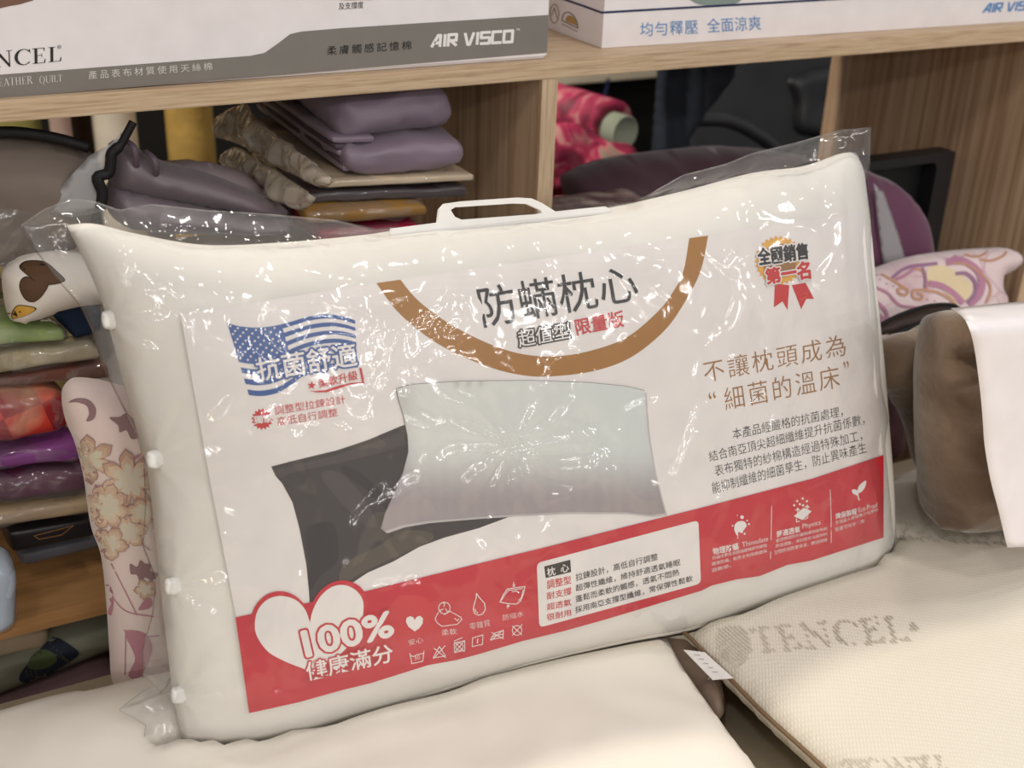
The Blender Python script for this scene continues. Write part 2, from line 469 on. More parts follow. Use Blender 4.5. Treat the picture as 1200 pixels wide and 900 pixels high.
# ------------------------------------------------------------------ lettering
_tc = bpy.data.curves.new('lettering', 'FONT'); _to = bpy.data.objects.new('lettering', _tc); COL.objects.link(_to)
_tc.resolution_u = 3
def glyphs(s, weight=0.0, space=1.0):
    _tc.body = s; _tc.offset = weight; _tc.space_character = space
    dg = bpy.context.evaluated_depsgraph_get(); dg.update()
    me = _to.evaluated_get(dg).to_mesh()
    V = np.array([v.co[:2] for v in me.vertices]); F = [tuple(p.vertices) for p in me.polygons]
    _to.evaluated_get(dg).to_mesh_clear()
    return V, F
SERIF = {}
def _srf():
    def ell(cx, cy, rx, ry, a0, a1, n=22): return [(cx + rx * math.cos(math.radians(a0 + (a1 - a0) * i / n)), cy + ry * math.sin(math.radians(a0 + (a1 - a0) * i / n))) for i in range(n + 1)]
    def R(x0, y0, x1, y1): return [(x0, y0), (x1, y0), (x1, y1), (x0, y1)]
    s = 0.035
    SERIF['I'] = (0.36, [R(0.11, 0, 0.25, 1), R(0.02, 0, 0.34, s), R(0.02, 1 - s, 0.34, 1)])
    SERIF['L'] = (0.66, [R(0.1, 0, 0.24, 1), R(0.0, 1 - s, 0.34, 1), R(0.0, 0, 0.6, s), [(0.55, 0), (0.62, 0), (0.64, 0.26), (0.6, 0.26)]])
    SERIF['E'] = (0.72, SERIF['L'][1] + [R(0, 1 - s, 0.58, 1), [(0.54, 1), (0.6, 1), (0.6, 0.78), (0.57, 0.78)], R(0.2, 0.5, 0.46, 0.5 + s), R(0.44, 0.4, 0.47, 0.63)])
    SERIF['F'] = (0.66, [R(0.1, 0, 0.24, 1), R(0, 0, 0.36, s), R(0, 1 - s, 0.58, 1), [(0.54, 1), (0.6, 1), (0.6, 0.78), (0.57, 0.78)], R(0.2, 0.5, 0.46, 0.5 + s), R(0.44, 0.4, 0.47, 0.63)])
    SERIF['T'] = (0.76, [R(0.3, 0, 0.44, 1), R(0.18, 0, 0.56, s), R(0.02, 1 - s, 0.72, 1), [(0.02, 1), (0.07, 1), (0.03, 0.76), (0.0, 0.76)], [(0.67, 1), (0.72, 1), (0.74, 0.76), (0.71, 0.76)]])
    SERIF['H'] = (0.9, [R(0.1, 0, 0.24, 1), R(0.62, 0, 0.76, 1), R(0.2, 0.5, 0.65, 0.5 + s)] + [R(x, y, x + 0.32, y + s) for x in (0.01, 0.53) for y in (0, 1 - s)])
    SERIF['N'] = (0.92, [R(0.12, 0, 0.17, 1), R(0.72, -0.02, 0.77, 1), [(0.05, 1), (0.22, 1), (0.77, 0.1), (0.77, -0.03), (0.72, -0.03)], R(0.0, 0, 0.3, s), R(0.6, 1 - s, 0.9, 1), R(0.0, 1 - s, 0.2, 1)])
    o = ell(0.46, 0.5, 0.44, 0.52, 42, 318); i = ell(0.49, 0.5, 0.31, 0.475, 318, 42)
    SERIF['C'] = (0.84, [o + i, [(0.74, 0.98), (0.79, 0.98), (0.8, 0.72), (0.77, 0.72)]])
    SERIF['A'] = (0.86, [[(0.38, 1), (0.46, 1), (0.82, 0), (0.66, 0), (0.36, 0.85)], [(0.38, 1), (0.42, 0.92), (0.11, 0), (0.05, 0)], R(0.2, 0.32, 0.62, 0.32 + s), R(0, 0, 0.24, s), R(0.56, 0, 0.88, s)])
    SERIF['U'] = (0.86, [R(0.1, 0.3, 0.24, 1), R(0.7, 0.3, 0.75, 1), ell(0.425, 0.3, 0.325, 0.32, 180, 360, 14) + ell(0.47, 0.3, 0.23, 0.27, 360, 180, 14), R(0, 1 - s, 0.34, 1), R(0.58, 1 - s, 0.88, 1)])
    q = ell(0.46, 0.5, 0.44, 0.52, 0, 360, 30)[:-1]
    SERIF['R'] = (0.86, [R(0.1, 0, 0.24, 1), R(0, 0, 0.34, s), R(0, 1 - s, 0.4, 1), ell(0.38, 0.75, 0.28, 0.25, 90, -90, 12) + ell(0.38, 0.75, 0.14, 0.215, -90, 90, 12), R(0.2, 0.5, 0.4, 0.5 + s), [(0.36, 0.5), (0.5, 0.5), (0.86, 0), (0.68, 0)]])
    SERIF['Q'] = (0.96, [ell(0.46, 0.5, 0.44, 0.52, 0, 180, 16) + ell(0.46, 0.5, 0.3, 0.485, 180, 0, 16), ell(0.46, 0.5, 0.44, 0.52, 180, 360, 16) + ell(0.46, 0.5, 0.3, 0.485, 360, 180, 16), [(0.44, 0.02), (0.56, 0.02), (0.94, -0.24), (0.8, -0.24)]])
_srf()
def serif(s):
    V, F, x = [], [], 0.0
    for ch in s:
        if ch == ' ': x += 0.5; continue
        adv, polys = SERIF[ch]
        for P in polys:
            v, f = fill2d([np.array(P) + 1e-4], 9.0)
            k = len(V); V += [(q[0] + x, q[1]) for q in v]; F += [tuple(i + k for i in t) for t in f]
        x += adv + 0.06
    return np.array(V), F
def quadmap(V, quad):
    """maps lettering's bounding box to TL TR BR BL pixels"""
    lo, hi = V.min(0), V.max(0); q = [np.array(p, float) for p in quad]
    out = []
    for p in V:
        a, b = (p - lo) / (hi - lo)
        out.append((q[3] * (1 - a) + q[2] * a) * (1 - b) + (q[0] * (1 - a) + q[1] * a) * b)
    return np.array(out)
def stroke(pts, w, closed=False):
    """a drawn line of pixel width w as quads"""
    P = [np.array(p, float) for p in pts]
    if closed: P = P + [P[0]]
    V, F = [], []
    for a, b in zip(P[:-1], P[1:]):
        d = b - a; L = np.linalg.norm(d)
        if L < 1e-6: continue
        d /= L; n = np.array([-d[1], d[0]]) * w / 2; e = d * w * 0.3
        k = len(V); V += [a - e - n, b + e - n, b + e + n, a - e + n]; F.append((k, k + 1, k + 2, k + 3))
    return np.array(V), F
def circ(cx, cy, rx, ry=None, n=24, a0=0, a1=360):
    ry = ry or rx
    return [(cx + rx * math.cos(math.radians(a0 + (a1 - a0) * i / n)), cy + ry * math.sin(math.radians(a0 + (a1 - a0) * i / n))) for i in range(n)]
def burst(cx, cy, r1, r2, n):
    return [(cx + (r1 if i % 2 == 0 else r2) * math.cos(math.pi * i / n - 1.5), cy + (r1 if i % 2 == 0 else r2) * math.sin(math.pi * i / n - 1.5)) for i in range(2 * n)]
class Print:
    """ink laid on a surface: every shape becomes a thin layer lying on it"""
    def __init__(s, hit, n): s.hit, s.n = hit, n; s.mesh = Mesh(); s.cols = []
    def mat(s, m):
        if m not in s.cols: s.cols.append(m)
        return s.cols.index(m)
    def raw(s, V, F, m, lv):
        pts = [s.hit(p[0], p[1], lv) for p in V]
        F = [f for f in F if all(pts[i] is not None for i in f)]
        pts = [(0, 0, 0) if p is None else p for p in pts]
        used = sorted({i for f in F for i in f}); re = {i: k for k, i in enumerate(used)}
        pts = [pts[i] for i in used]; F = [tuple(re[i] for i in f) for f in F]
        if not F: return
        fs = []
        for f in F:
            a, b, c = [np.array(pts[i]) for i in f[:3]]
            fs.append(f if np.cross(b - a, c - a) @ s.n > 0 else f[::-1])
        s.mesh.add(pts, fs, s.mat(m))
    def poly(s, polys, m, lv, step=14, soft=False):
        if soft: polys = [catmull(P, True, 5) for P in polys]
        V, F = fill2d(polys, step); s.raw(V, F, m, lv)
    def text(s, t, quad, m, lv, weight=0.0, space=1.0):
        V, F = glyphs(t, min(weight, 0.008), space); Q = quadmap(V, quad)
        r = max(0, weight - 0.008) * np.linalg.norm(np.array(quad[0], float) - np.array(quad[3], float))
        if r < 0.05: s.raw(Q, F, m, lv)
        else:
            for i, (dx, dy) in enumerate(((r, 0), (-r, 0), (0, r), (0, -r))): s.raw(Q + np.array([dx, dy]), F, m, lv + 0.1 * i)
    def outlined(s, t, quad, mf, mo, lv, wf, wo):
        V, F = glyphs(t, min(wf, 0.008)); Q = quadmap(V, quad)
        h = np.linalg.norm(np.array(quad[0], float) - np.array(quad[3], float))
        r, rf = wo * h, max(0, wf - 0.008) * h
        for k in range(12):
            g_ = 2 * math.pi * k / 12; s.raw(Q + r * np.array([math.cos(g_), math.sin(g_)]), F, mo, lv + 0.075 * k)
        if rf < 0.05: s.raw(Q, F, mf, lv + 1)
        else:
            for i, (dx, dy) in enumerate(((rf, 0), (-rf, 0), (0, rf), (0, -rf))): s.raw(Q + np.array([dx, dy]), F, mf, lv + 1.1 + 0.1 * i)
    def techno(s, t, quad, m, lv, w):
        L = {'A': [[(0, 0), (.5, 1), (.72, 1), (.72, 0)], [(.3, .3), (.72, .3)]], 'I': [[(.1, 0), (.1, 1)]], 'R': [[(0, 0), (0, 1), (.7, 1), (.7, .45), (.2, .45), (.7, 0)]],
             'V': [[(0, 1), (.28, 0), (.45, 0), (.75, 1)]], 'S': [[(.75, 1), (0, 1), (0, .52), (.75, .52), (.75, 0), (0, 0)]], 'C': [[(.75, 1), (0, 1), (0, 0), (.75, 0)]], 'O': [[(0, 0), (0, 1), (.75, 1), (.75, 0), (0, 0)]]}
        x = 0; allv = []
        for ch in t:
            if ch == ' ': x += 0.45; continue
            for P in L[ch]: allv.append([(px + x, py) for px, py in P])
            x += 0.42 if ch == 'I' else 1.02
        q = [np.array(p, float) for p in quad]; W_ = x - 0.27
        for P in allv:
            s.line([(q[3] * (1 - a / W_) + q[2] * a / W_) * (1 - b) + (q[0] * (1 - a / W_) + q[1] * a / W_) * b for a, b in P], w, m, lv + 0.5 * (P is allv[-1]))
    def serif(s, t, quad, m, lv):
        V, F = serif(t); s.raw(quadmap(V, quad), F, m, lv)
    def line(s, pts, w, m, lv, closed=False):
        V, F = stroke(pts, w, closed)
        for i, f in enumerate(F):
            s.raw(V[list(f)], [(0, 1, 2, 3)], m, lv + 0.09 * (i % 5))

#==SETTING==
# ------------------------------------------------------------------ the shop around
M_FLOOR = plain('shop_floor', (112, 102, 92), 0.4)
M_WALL = plain('shop_wall', (30, 27, 26), 0.9)
struct('floor', box(Mesh(), -4, 5, -8, 3.0, -0.05, 0), M_FLOOR)
struct('wall_back', box(Mesh(), -3, 4, 2.9, 3.0, 0, 2.8), M_WALL)

# ------------------------------------------------------------------ shelf unit
T_ = 0.02; XD = 0.675; XW = 1.53; DP = 0.478; ZT = ZW; ZL = ZW - 0.555
sh = Thing('shelf_unit', 'light oak display shelf unit with boxes on its top board', 'shelf')
m = bev_box(Mesh(), -0.95, XW + 0.02, 0, DP, ZT - T_, ZT, 0.0012); sh.part('top_board', m, M_EDGE, smooth=False)
m = bev_box(Mesh(), XD, XD + T_, 0.001, DP, ZL, ZT - T_, 0.001); k = sh.part('divider', m, M_PANEL, smooth=False)
m = box(Mesh(), XD, XD + T_, -0.0006, 0.0008, ZL, ZT - T_); sh.part('edge_band', m, M_EDGEV, parent=k, smooth=False)
m = bev_box(Mesh(), XW, XW + T_, 0, DP + 0.01, 0.06, ZT - T_, 0.001); sh.part('side_panel', m, M_PANEL, smooth=False)
m = bev_box(Mesh(), -0.95, -0.93, 0, DP, 0.06, ZT - T_, 0.001); sh.part('side_panel', m, M_PANEL, smooth=False)
m = bev_box(Mesh(), -0.93, XW, 0, DP, ZL - T_, ZL, 0.001); sh.part('middle_board', m, M_LOW, smooth=False)
m = bev_box(Mesh(), -0.93, XW, 0.01, DP, 0.10, 0.12, 0.001); sh.part('bottom_board', m, M_LOW, smooth=False)
m = bev_box(Mesh(), -0.95, XW + 0.02, 0.0, DP, 0, 0.06, 0.001); sh.part('plinth', m, M_LOW, smooth=False)
sh.build()

#==BOXES==
M_BOXW = plain('box_white', (236, 231, 233), 0.45)
M_BOXG = plain('box_grey', (126, 122, 117), 0.45)
M_INKK = plain('ink_black', (38, 34, 34), 0.5)
M_INKL = plain('ink_pale', (212, 208, 204), 0.5)
M_INKW = plain('ink_white', (240, 236, 236), 0.5)
M_INKB = plain('ink_blue', (84, 138, 196), 0.5)
M_NAVY = plain('ink_navy', (28, 40, 82), 0.5)
M_SKIN = plain('ink_brown', (120, 88, 74), 0.6)
M_INKGO = plain('ink_gold', (186, 148, 88), 0.5)
M_TEAL = plain('ink_sage', (134, 150, 146), 0.5)
# left box
LBY = 0.012
x1 = atY(642, 65, LBY)[0]
lb = Thing('quilt_box', 'long white quilt box with grey band standing on shelf top', 'box')
kb = lb.part('carton', bev_box(Mesh(), -0.72, x1, LBY, 0.34, ZT + 0.0005, ZT + 0.24, 0.003), M_BOXW, smooth=False)
pr = Print(lambda x, y, lv: atY(x, y, LBY - 0.0002 - 0.0002 * lv), np.array([0, -1, 0.]))
zb = ZT + 0.003
def btm(x): # pixel on the box's bottom edge
    a = np.array([0, 117.0]); b = np.array([640, 64.0]); return a[1] + (b[1] - a[1]) * x / 640 - 2.0
band = [(-60, btm(-60)), (641, btm(641)), (643, 17.5), (400, 33), (353, 37), (340, 40), (327, 50), (310, 62), (293, 65.5), (0, 87.5), (-60, 92)]
pr.poly([band], M_BOXG, 1, 60)
pr.serif('TENCEL', [(-46, 63), (72, 54), (72, 72), (-44, 84)], M_INKK, 2)
pr.text('®', [(67, 53), (72, 52.6), (72, 57), (67, 57.4)], M_INKK, 3)
pr.serif('FEATHER', [(-8, 92.5), (38, 88.5), (38.5, 98), (-7, 102)], M_INKL, 2)
pr.serif('QUILT', [(46, 89.5), (73, 87), (73.5, 97), (46.5, 100)], M_INKL, 2)
pr.text('產品表布材質使用天絲棉', [(103, 83), (248, 73), (249, 82), (104, 93)], M_INKL, 2, 0.0, 1.45)
pr.text('柔膚觸感記憶棉', [(383, 54), (482, 47.5), (482, 58), (383, 65)], M_INKK, 2, 0.01, 1.4)
pr.techno('AIR VISCO', [(507, 42), (601, 36), (600, 49), (506, 54.5)], M_INKW, 2, 3.4)
pr.text('™', [(605, 33.5), (609, 33), (609, 35.5), (605, 36)], M_INKW, 2)
pr.text('及支撐度', [(397, 3.5), (426, 1.5), (426, 9.5), (397, 11.5)], M_INKK, 2)
pr.poly([[(-30, -30), (30, -30), (42, -4), (30, 3), (12, 7), (-30, 12)]], M_SKIN, 1, 20, soft=True)
pr.poly([[(360, -20), (450, -20), (440, -2), (425, 0), (400, 0), (380, -6)]], plain('ink_peach', (206, 168, 152), 0.6), 1, 20, soft=True)
lb.part('print', pr.mesh, pr.cols, parent=kb, smooth=False)
lb.build()
# right box: a front corner standing back from the edge
cor = atZ(705, 57, ZT); far = atZ(645, 36, ZT); end = atZ(1200, 25.5, ZT)
ud = (end - cor); ud[2] = 0; ud /= np.linalg.norm(ud)
vd = np.array([-ud[1], ud[0], 0])
HB = 0.2
rb = Thing('topper_box', 'white box with navy line and blue characters on shelf top', 'box')
bm_ = Mesh()
c0, c1 = cor, cor + ud * 0.78
vv = [c0, c1, c1 + vd * 0.27, c0 + vd * 0.27]
bm_.add([p + np.array([0, 0, 0.0005]) for p in vv] + [p + np.array([0, 0, HB]) for p in vv], [(3, 2, 1, 0), (4, 5, 6, 7), (0, 1, 5, 4), (1, 2, 6, 5), (2, 3, 7, 6), (3, 0, 4, 7)])
kb = rb.part('carton', bm_, M_BOXW, smooth=False)
nf = -vd
pr = Print(lambda x, y, lv: atPl(x, y, cor, nf) + nf * (0.0002 + 0.0002 * lv), nf)
pr.line([(706.2, 14.6), (800, 9.2), (900, 3.4), (1000, -2.5)], 2.6, M_NAVY, 1)
pr.text('均勻釋壓', [(750, 26.5), (817, 22.8), (818, 39.5), (750, 43)], M_INKB, 1, 0.0, 1.1)
pr.text('全面涼爽', [(828, 21.8), (891, 18), (892, 35), (829, 38.5)], M_INKB, 1, 0.0, 1.05)
pr3 = Print(pr.hit, nf); pr3.techno('AIR VISCO', [(1155, 5), (1222, 0.5), (1219, 10), (1152, 14.5)], M_INKB, 1, 2.2)
rb.part('lettering', pr3.mesh, pr3.cols, parent=kb, smooth=False)
pr2 = Print(pr.hit, nf); pr2.poly([[(806, -8), (872, -12), (866, 2), (850, 6), (825, 6), (812, 2)]], M_TEAL, 1, 20, soft=True)
rb.part('picture', pr2.mesh, pr2.cols, parent=kb, smooth=False)
rb.part('print', pr.mesh, pr.cols, parent=kb, smooth=False)
ns = -ud
pr = Print(lambda x, y, lv: atPl(x, y, cor, ns) + ns * (0.0002 + 0.0002 * lv), ns)
pr.line([(706, 15), (684, 7), (655, -3)], 2.4, M_NAVY, 1)
arc = [(677 - 18.5 + 0 * i, 0) for i in range(0)]
A0 = [(659 + 18.5 * (1 - math.cos(t)) / 2 * 1.0, 24 + 9 * (1 - math.cos(t)) / 2 - 13.5 * math.sin(t)) for t in np.linspace(0, math.pi, 14)]
pr.line(A0, 1.2, M_BOXG, 1)
pr.line([A0[0], A0[-1]], 1.2, M_BOXG, 1)
A1 = [(663 + 14 * (1 - math.cos(t)) / 2, 24.5 + 6 * (1 - math.cos(t)) / 2 - 9 * math.sin(t)) for t in np.linspace(0, math.pi, 12)]
pr.poly([A1], M_INKGO, 1, 8)
pr.line([(659, 28), (677, 37)], 0.9, M_BOXG, 1)
pr.line(circ(650, 16, 5, 11), 0.9, M_BOXG, 1, True)
pr.line([(647, 18), (650, 9), (653, 21)], 0.9, M_BOXG, 1)
rb.part('side_print', pr.mesh, pr.cols, parent=kb, smooth=False)
rb.build()

#==MAINPILLOW==
KS = 1.1
_c0 = ((679.572 - 600) / FPX * _R - (515.703 - 450) / FPX * _U + _F) * 1.051 * KS
_y, _l, _q = math.radians(24.79), math.radians(16.782), math.radians(1.628)
_u = np.array([math.cos(_y), math.sin(_y), 0]); _n = np.array([math.sin(_y), -math.cos(_y), 0])
_v = math.cos(_l) * np.array([0, 0, 1.0]) - math.sin(_l) * _n
_u, _v = math.cos(_q) * _u + math.sin(_q) * _v, -math.sin(_q) * _u + math.cos(_q) * _v
PU, PV = conv(_u), conv(_v); PN = np.cross(PU, PV); PC = EYE + conv(_c0)
D = 0.07
FM = Frame(PC - PN * D, PU, PV, PN)          # the seam plane
def resample(P, n):
    P = np.array(P, float); L = np.r_[0, np.cumsum(np.linalg.norm(np.diff(P, axis=0), axis=1))]
    t = np.linspace(0, L[-1], n)
    return np.stack([np.interp(t, L, P[:, i]) for i in range(P.shape[1])], 1)
def coons(top, right, bottom, left, nu, nv):
    """top L>R, bottom L>R, left T>B, right T>B; returns grid [v][u]"""
    Tp, Bt = resample(top, nu), resample(bottom, nu); Lf, Rt = resample(left, nv), resample(right, nv)
    G = np.zeros((nv, nu, 2))
    for j in range(nv):
        b = j / (nv - 1)
        for i in range(nu):
            a = i / (nu - 1)
            G[j, i] = (1 - b) * Tp[i] + b * Bt[i] + (1 - a) * Lf[j] + a * Rt[j] \
                - ((1 - a) * (1 - b) * Tp[0] + a * (1 - b) * Tp[-1] + (1 - a) * b * Bt[0] + a * b * Bt[-1])
    return G
cm = lambda P: catmull(P, False, 6)
p_top = cm([(78, 264), (110, 262), (160, 274), (240, 287), (330, 284), (420, 276), (480, 268), (600, 257), (700, 246), (800, 224), (880, 203), (940, 195), (985, 180), (1003, 179)])
p_right = cm([(1003, 179), (1010, 196), (1013, 240), (1019, 320), (1027, 400), (1034, 480), (1040, 560), (1044, 620), (1040, 650)])
p_bot = cm([(214, 870), (260, 874), (330, 866), (420, 838), (520, 806), (620, 776), (720, 752), (800, 737), (880, 715), (960, 692), (1015, 674), (1040, 650)])
p_left = cm([(78, 264), (96, 300), (118, 350), (128, 385), (140, 430), (156, 490), (172, 548), (180, 610), (188, 690), (196, 760), (203, 815), (214, 870)])
NU, NV = 121, 81
Gp = coons([FM.px(*p) for p in p_top], [FM.px(*p) for p in p_right], [FM.px(*p) for p in p_bot], [FM.px(*p) for p in p_left], NU, NV)
def prof(i, j):
    a = 2 * i / (NU - 1) - 1; b = 2 * j / (NV - 1) - 1
    return max(0, 1 - abs(a) ** 5) ** 0.55 * max(0, 1 - abs(b) ** 5) ** 0.55
vf, vb = [], []
for j in range(NV):
    for i in range(NU):
        g = prof(i, j); s, t = Gp[j, i]
        vf.append(FM.at(s, t, D * g)); vb.append(FM.at(s, t, -D * 0.9 * g))
qf = [(j * NU + i, (j + 1) * NU + i, (j + 1) * NU + i + 1, j * NU + i + 1) for j in range(NV - 1) for i in range(NU - 1)]
BV = BVHTree.FromPolygons([tuple(p) for p in vf], qf)
def onP(x, y, h):
    v = ray(x, y); r = BV.ray_cast(Vector(EYE), Vector(v).normalized())
    if r[0] is None: return atPl(x, y, FM.o, PN) + PN * h
    return np.array(r[0][:]) + PN * h
pm = Mesh()
# stuffed body: both halves share the seam, with soft dents on the cloth
nn = NU * NV; vs = []
for j in range(NV):
    for i in range(NU):
        p = vf[j * NU + i]; a = 2 * i / (NU - 1) - 1; b = 2 * j / (NV - 1) - 1
        e = min(1, 5 * (1 - abs(a))) * min(1, 5 * (1 - abs(b)))
        vs.append(p + PN * (0.004 * (fbm(p, 11, 2) - 0.35) * e))
idx = {}; vtot = list(vs)
for j in range(NV):
    for i in range(NU):
        k = j * NU + i
        if i in (0, NU - 1) or j in (0, NV - 1): idx[k] = k
        else: idx[k] = len(vtot); vtot.append(vb[k])
pm.add(vtot, qf + [tuple(idx[k] for k in q[::-1]) for q in qf])
M_PIL = fabric('pillow_cloth', (232, 228, 221), 0.85, 0.03, 60, 0.15, 0.001)
mp_ = Thing('packaged_pillow', 'large white pillow in clear plastic bag with printed red and white card, leaning upright', 'pillow')
mp_.part('pillow', pm, M_PIL, label='plump white pillow inside the bag')

# printed card
def printm(name, c, rough=0.38):
    return plain(name, c, rough, 0.4)
C_W = printm('card_white', (233, 227, 224)); C_R = printm('card_red', (198, 38, 52)); C_G = printm('card_gold', (162, 112, 46))
C_K = printm('card_black', (32, 29, 29)); C_B = printm('card_blue', (54, 88, 152)); C_BR = printm('card_brown', (156, 112, 66))
C_T = printm('card_redtext', (200, 52, 52)); C_Y = printm('card_yellow', (226, 168, 66)); C_S = printm('card_shadow', (196, 190, 190)); C_V = printm('card_rim', (146, 138, 138))
def cmat_photo():
    m_, nt, b = nodes('printed_photo')
    at = N(nt, 'ShaderNodeVertexColor'); at.layer_name = 'print'
    nt.links.new(at.outputs['Color'], b.inputs['Base Color']); b.inputs['Roughness'].default_value = 0.35
    return m_
H0 = 0.0025; HS = 0.00028
card = Print(lambda x, y, lv: onP(x, y, H0 + HS * lv), PN)
CARD = [(211, 368), (440, 331), (640, 302), (828, 275), (1010, 247), (1020, 390), (1033, 533), (1033, 628)]
redbot = [(1033, 629), (948, 656), (920, 661), (888, 674), (860, 678), (832, 685), (820, 691), (770, 706), (710, 724), (660, 738), (610, 750), (560, 765), (533, 772), (500, 778), (433, 799), (400, 807), (350, 821), (291, 834)]
card.poly([CARD + redbot[1:] + [(276, 722), (245, 560)]], C_W, 0, 8)
# gold arc
go = cm([(440, 331.5), (468, 368), (513, 403), (567, 428), (613, 439.5), (653, 440), (700, 433), (740, 417), (777, 387), (800, 355), (819, 318), (828, 276)])
gi = cm([(806, 279), (799, 318), (785, 345), (767, 367), (733, 395), (693, 410), (653, 417), (613, 415), (573, 403), (527, 380), (490, 353), (468, 327.5)])
card.poly([list(go) + list(gi)], C_G, 1, 10)
card.text('防蟎枕心', [(556, 337), (741, 309), (748, 352), (566, 384)], C_K, 2, 0.004, 1.02)
card.outlined('超值型', [(604, 387), (666, 377), (667, 396), (607, 407)], C_W, C_K, 2, 0.006, 0.085)
card.text('限量版', [(671, 374), (728, 363), (730, 382.5), (675, 393)], C_T, 2, 0.018)
# flag
def curve1(pts):
    P = np.array(catmull(pts, False, 8)); return lambda s: P[min(len(P) - 1, int(s * (len(P) - 1)))] * (1 - (s * (len(P) - 1)) % 1) + P[min(len(P) - 1, int(s * (len(P) - 1)) + 1)] * ((s * (len(P) - 1)) % 1)
z4 = lambda P: [(240 + x / 5, 350 + y / 5) for x, y in P]
ft = curve1(z4([(127, 140), (200, 160), (300, 168), (400, 158), (500, 133), (600, 104), (700, 90), (790, 99), (875, 125)]))
fb = curve1(z4([(255, 562), (330, 568), (420, 550), (500, 503), (580, 445), (660, 415), (760, 400), (830, 396), (890, 402)]))
def flag(s, t): return ft(s) * (1 - t) + fb(s) * t
def fpatch(s0, s1, t0, t1, n, m_, lv):
    V = [flag(s0 + (s1 - s0) * i / n, t) for t in (t0, t1) for i in range(n + 1)]
    card.raw(np.array(V), [(i, i + 1, n + 2 + i, n + 1 + i) for i in range(n)], m_, lv)
for k in range(7):
    fpatch(0.0, 1.0, 2 * k / 13, (2 * k + 1) / 13, 24, C_B, 1)
fpatch(0, 0.43, 0, 7 / 13, 12, C_B, 2)
for r_ in range(9):
    for c_ in range(6 if r_ % 2 == 0 else 5):
        s = 0.035 + (c_ + (0.5 if r_ % 2 else 0)) * 0.068; t = (0.06 + r_ * 0.105) * 7 / 13
        c = flag(s, t); card.poly([burst(c[0], c[1], 1.9, 0.8, 5)], C_W, 3, 20)
card.outlined('抗菌舒適', [(297, 419), (414, 400), (418, 428.5), (302, 447)], C_W, C_B, 4, 0.016, 0.085)
card.poly([burst(364, 451, 5.2, 2.1, 5)], C_T, 4, 20)
card.text('柔軟升級', [(370.5, 443.5), (417, 433), (418.5, 444), (373, 454.5)], C_T, 4, 0.012)
card.poly([z4([(898, 402), (912, 403), (930, 495), (900, 496), (900, 488), (916, 487)])], C_T, 4, 20)
card.poly([z4([(602, 536), (640, 538), (700, 533), (780, 506), (850, 490), (905, 487), (905, 492), (850, 499), (790, 519), (710, 545), (650, 546)])], C_T, 4, 20)
card.poly([burst(306.4, 490.6, 13, 10, 16)], C_T, 1, 20)
card.text('獨家', [(296, 487), (318, 484.5), (319, 493.5), (297, 496.5)], C_W, 2, 0.03)
card.text('調整型拉鍊設計', [(320, 475.6), (403, 462.4), (404, 472), (321.6, 486)], C_T, 1, 0.0)
card.text('高低自行調整', [(323, 488.5), (394, 477.4), (395, 487), (325, 499)], C_T, 1, 0.0)
# award badge
card.poly([[(906, 332), (923, 334), (921, 363), (915, 353), (905, 360)]], C_T, 1, 20)
card.poly([[(926, 334), (942, 331), (952, 350), (943, 350), (937, 362)]], C_T, 1, 20)
card.poly([burst(911, 305, 29, 25.5, 30)], C_Y, 2, 8)
card.poly([circ(911, 305, 20, 20, 30)], C_BR, 3, 8)
card.outlined('全國銷售', [(884, 291), (943, 284), (944.5, 303), (887, 311)], C_K, C_W, 4, 0.04, 0.11)
card.outlined('第一名', [(893, 315), (945, 305), (947, 326), (896, 333)], C_T, C_W, 6, 0.05, 0.12)
# claims
card.text('不讓枕頭成為', [(821, 423.5), (988, 390.5), (989.5, 416), (825, 448.5)], C_BR, 1, -0.006, 1.18)
card.text('細菌的溫床', [(845.5, 454.5), (980, 427), (983, 453.5), (849, 481)], C_BR, 1, -0.006, 1.18)
card.text('“', [(828, 460), (836, 458.2), (837.5, 466), (829.5, 467.5)], C_BR, 1, 0.0)
card.text('”', [(986, 424), (992, 422.6), (993.4, 430), (987.4, 431.4)], C_BR, 1, 0.0)
card.text('本產品經嚴格的抗菌處理，', [(856, 502), (985, 475), (986, 487.5), (857.5, 515)], C_K, 1, -0.008)
card.text('結合南亞頂尖超細纖維提升抗菌係數，', [(828, 528.5), (1010.5, 484), (1011.5, 497), (830.5, 541)], C_K, 1, -0.008)
card.text('表布獨特的紗棉構造經過特殊加工，', [(835, 545), (1007, 503), (1009, 516), (837, 558)], C_K, 1, -0.008)
card.text('能抑制纖維的細菌孳生，防止異味產生', [(832, 565), (1012, 517), (1014, 530), (834, 578.5)], C_K, 1, -0.008)
# dark window photograph with folds
C_D = printm('photo_dark', (62, 54, 53)); C_D2 = printm('photo_fold', (76, 68, 66)); C_D3 = printm('photo_deep', (48, 38, 39)); C_D4 = printm('photo_brown', (86, 76, 66))
darkp = [(317, 546), (340, 540), (394, 527), (430, 515), (468, 499), (560, 470), (620, 600), (603, 602), (560, 618), (520, 629), (490, 640), (460, 657), (430, 670), (412, 682), (395, 690), (362, 708), (361, 690), (358, 660), (350, 618), (342, 588), (330, 566), (322, 557)]
card.poly([darkp], C_D, 1, 10)
card.poly([[(324, 549), (394, 532), (440, 516), (470, 505), (476, 520), (440, 531), (400, 541), (340, 553), (328, 560)]], C_D2, 2, 10)
card.poly([[(358, 620), (388, 612), (396, 640), (392, 660), (376, 672), (362, 690), (361, 660)]], C_D3, 2, 10, soft=True)
card.poly([[(402, 660), (440, 640), (470, 622), (500, 622), (505, 632), (470, 648), (420, 672), (398, 684)]], C_D4, 2, 10, soft=True)
card.poly([[(398, 545), (420, 552), (450, 580), (462, 596), (455, 600), (430, 575), (405, 556)]], C_D3, 2, 10, soft=True)
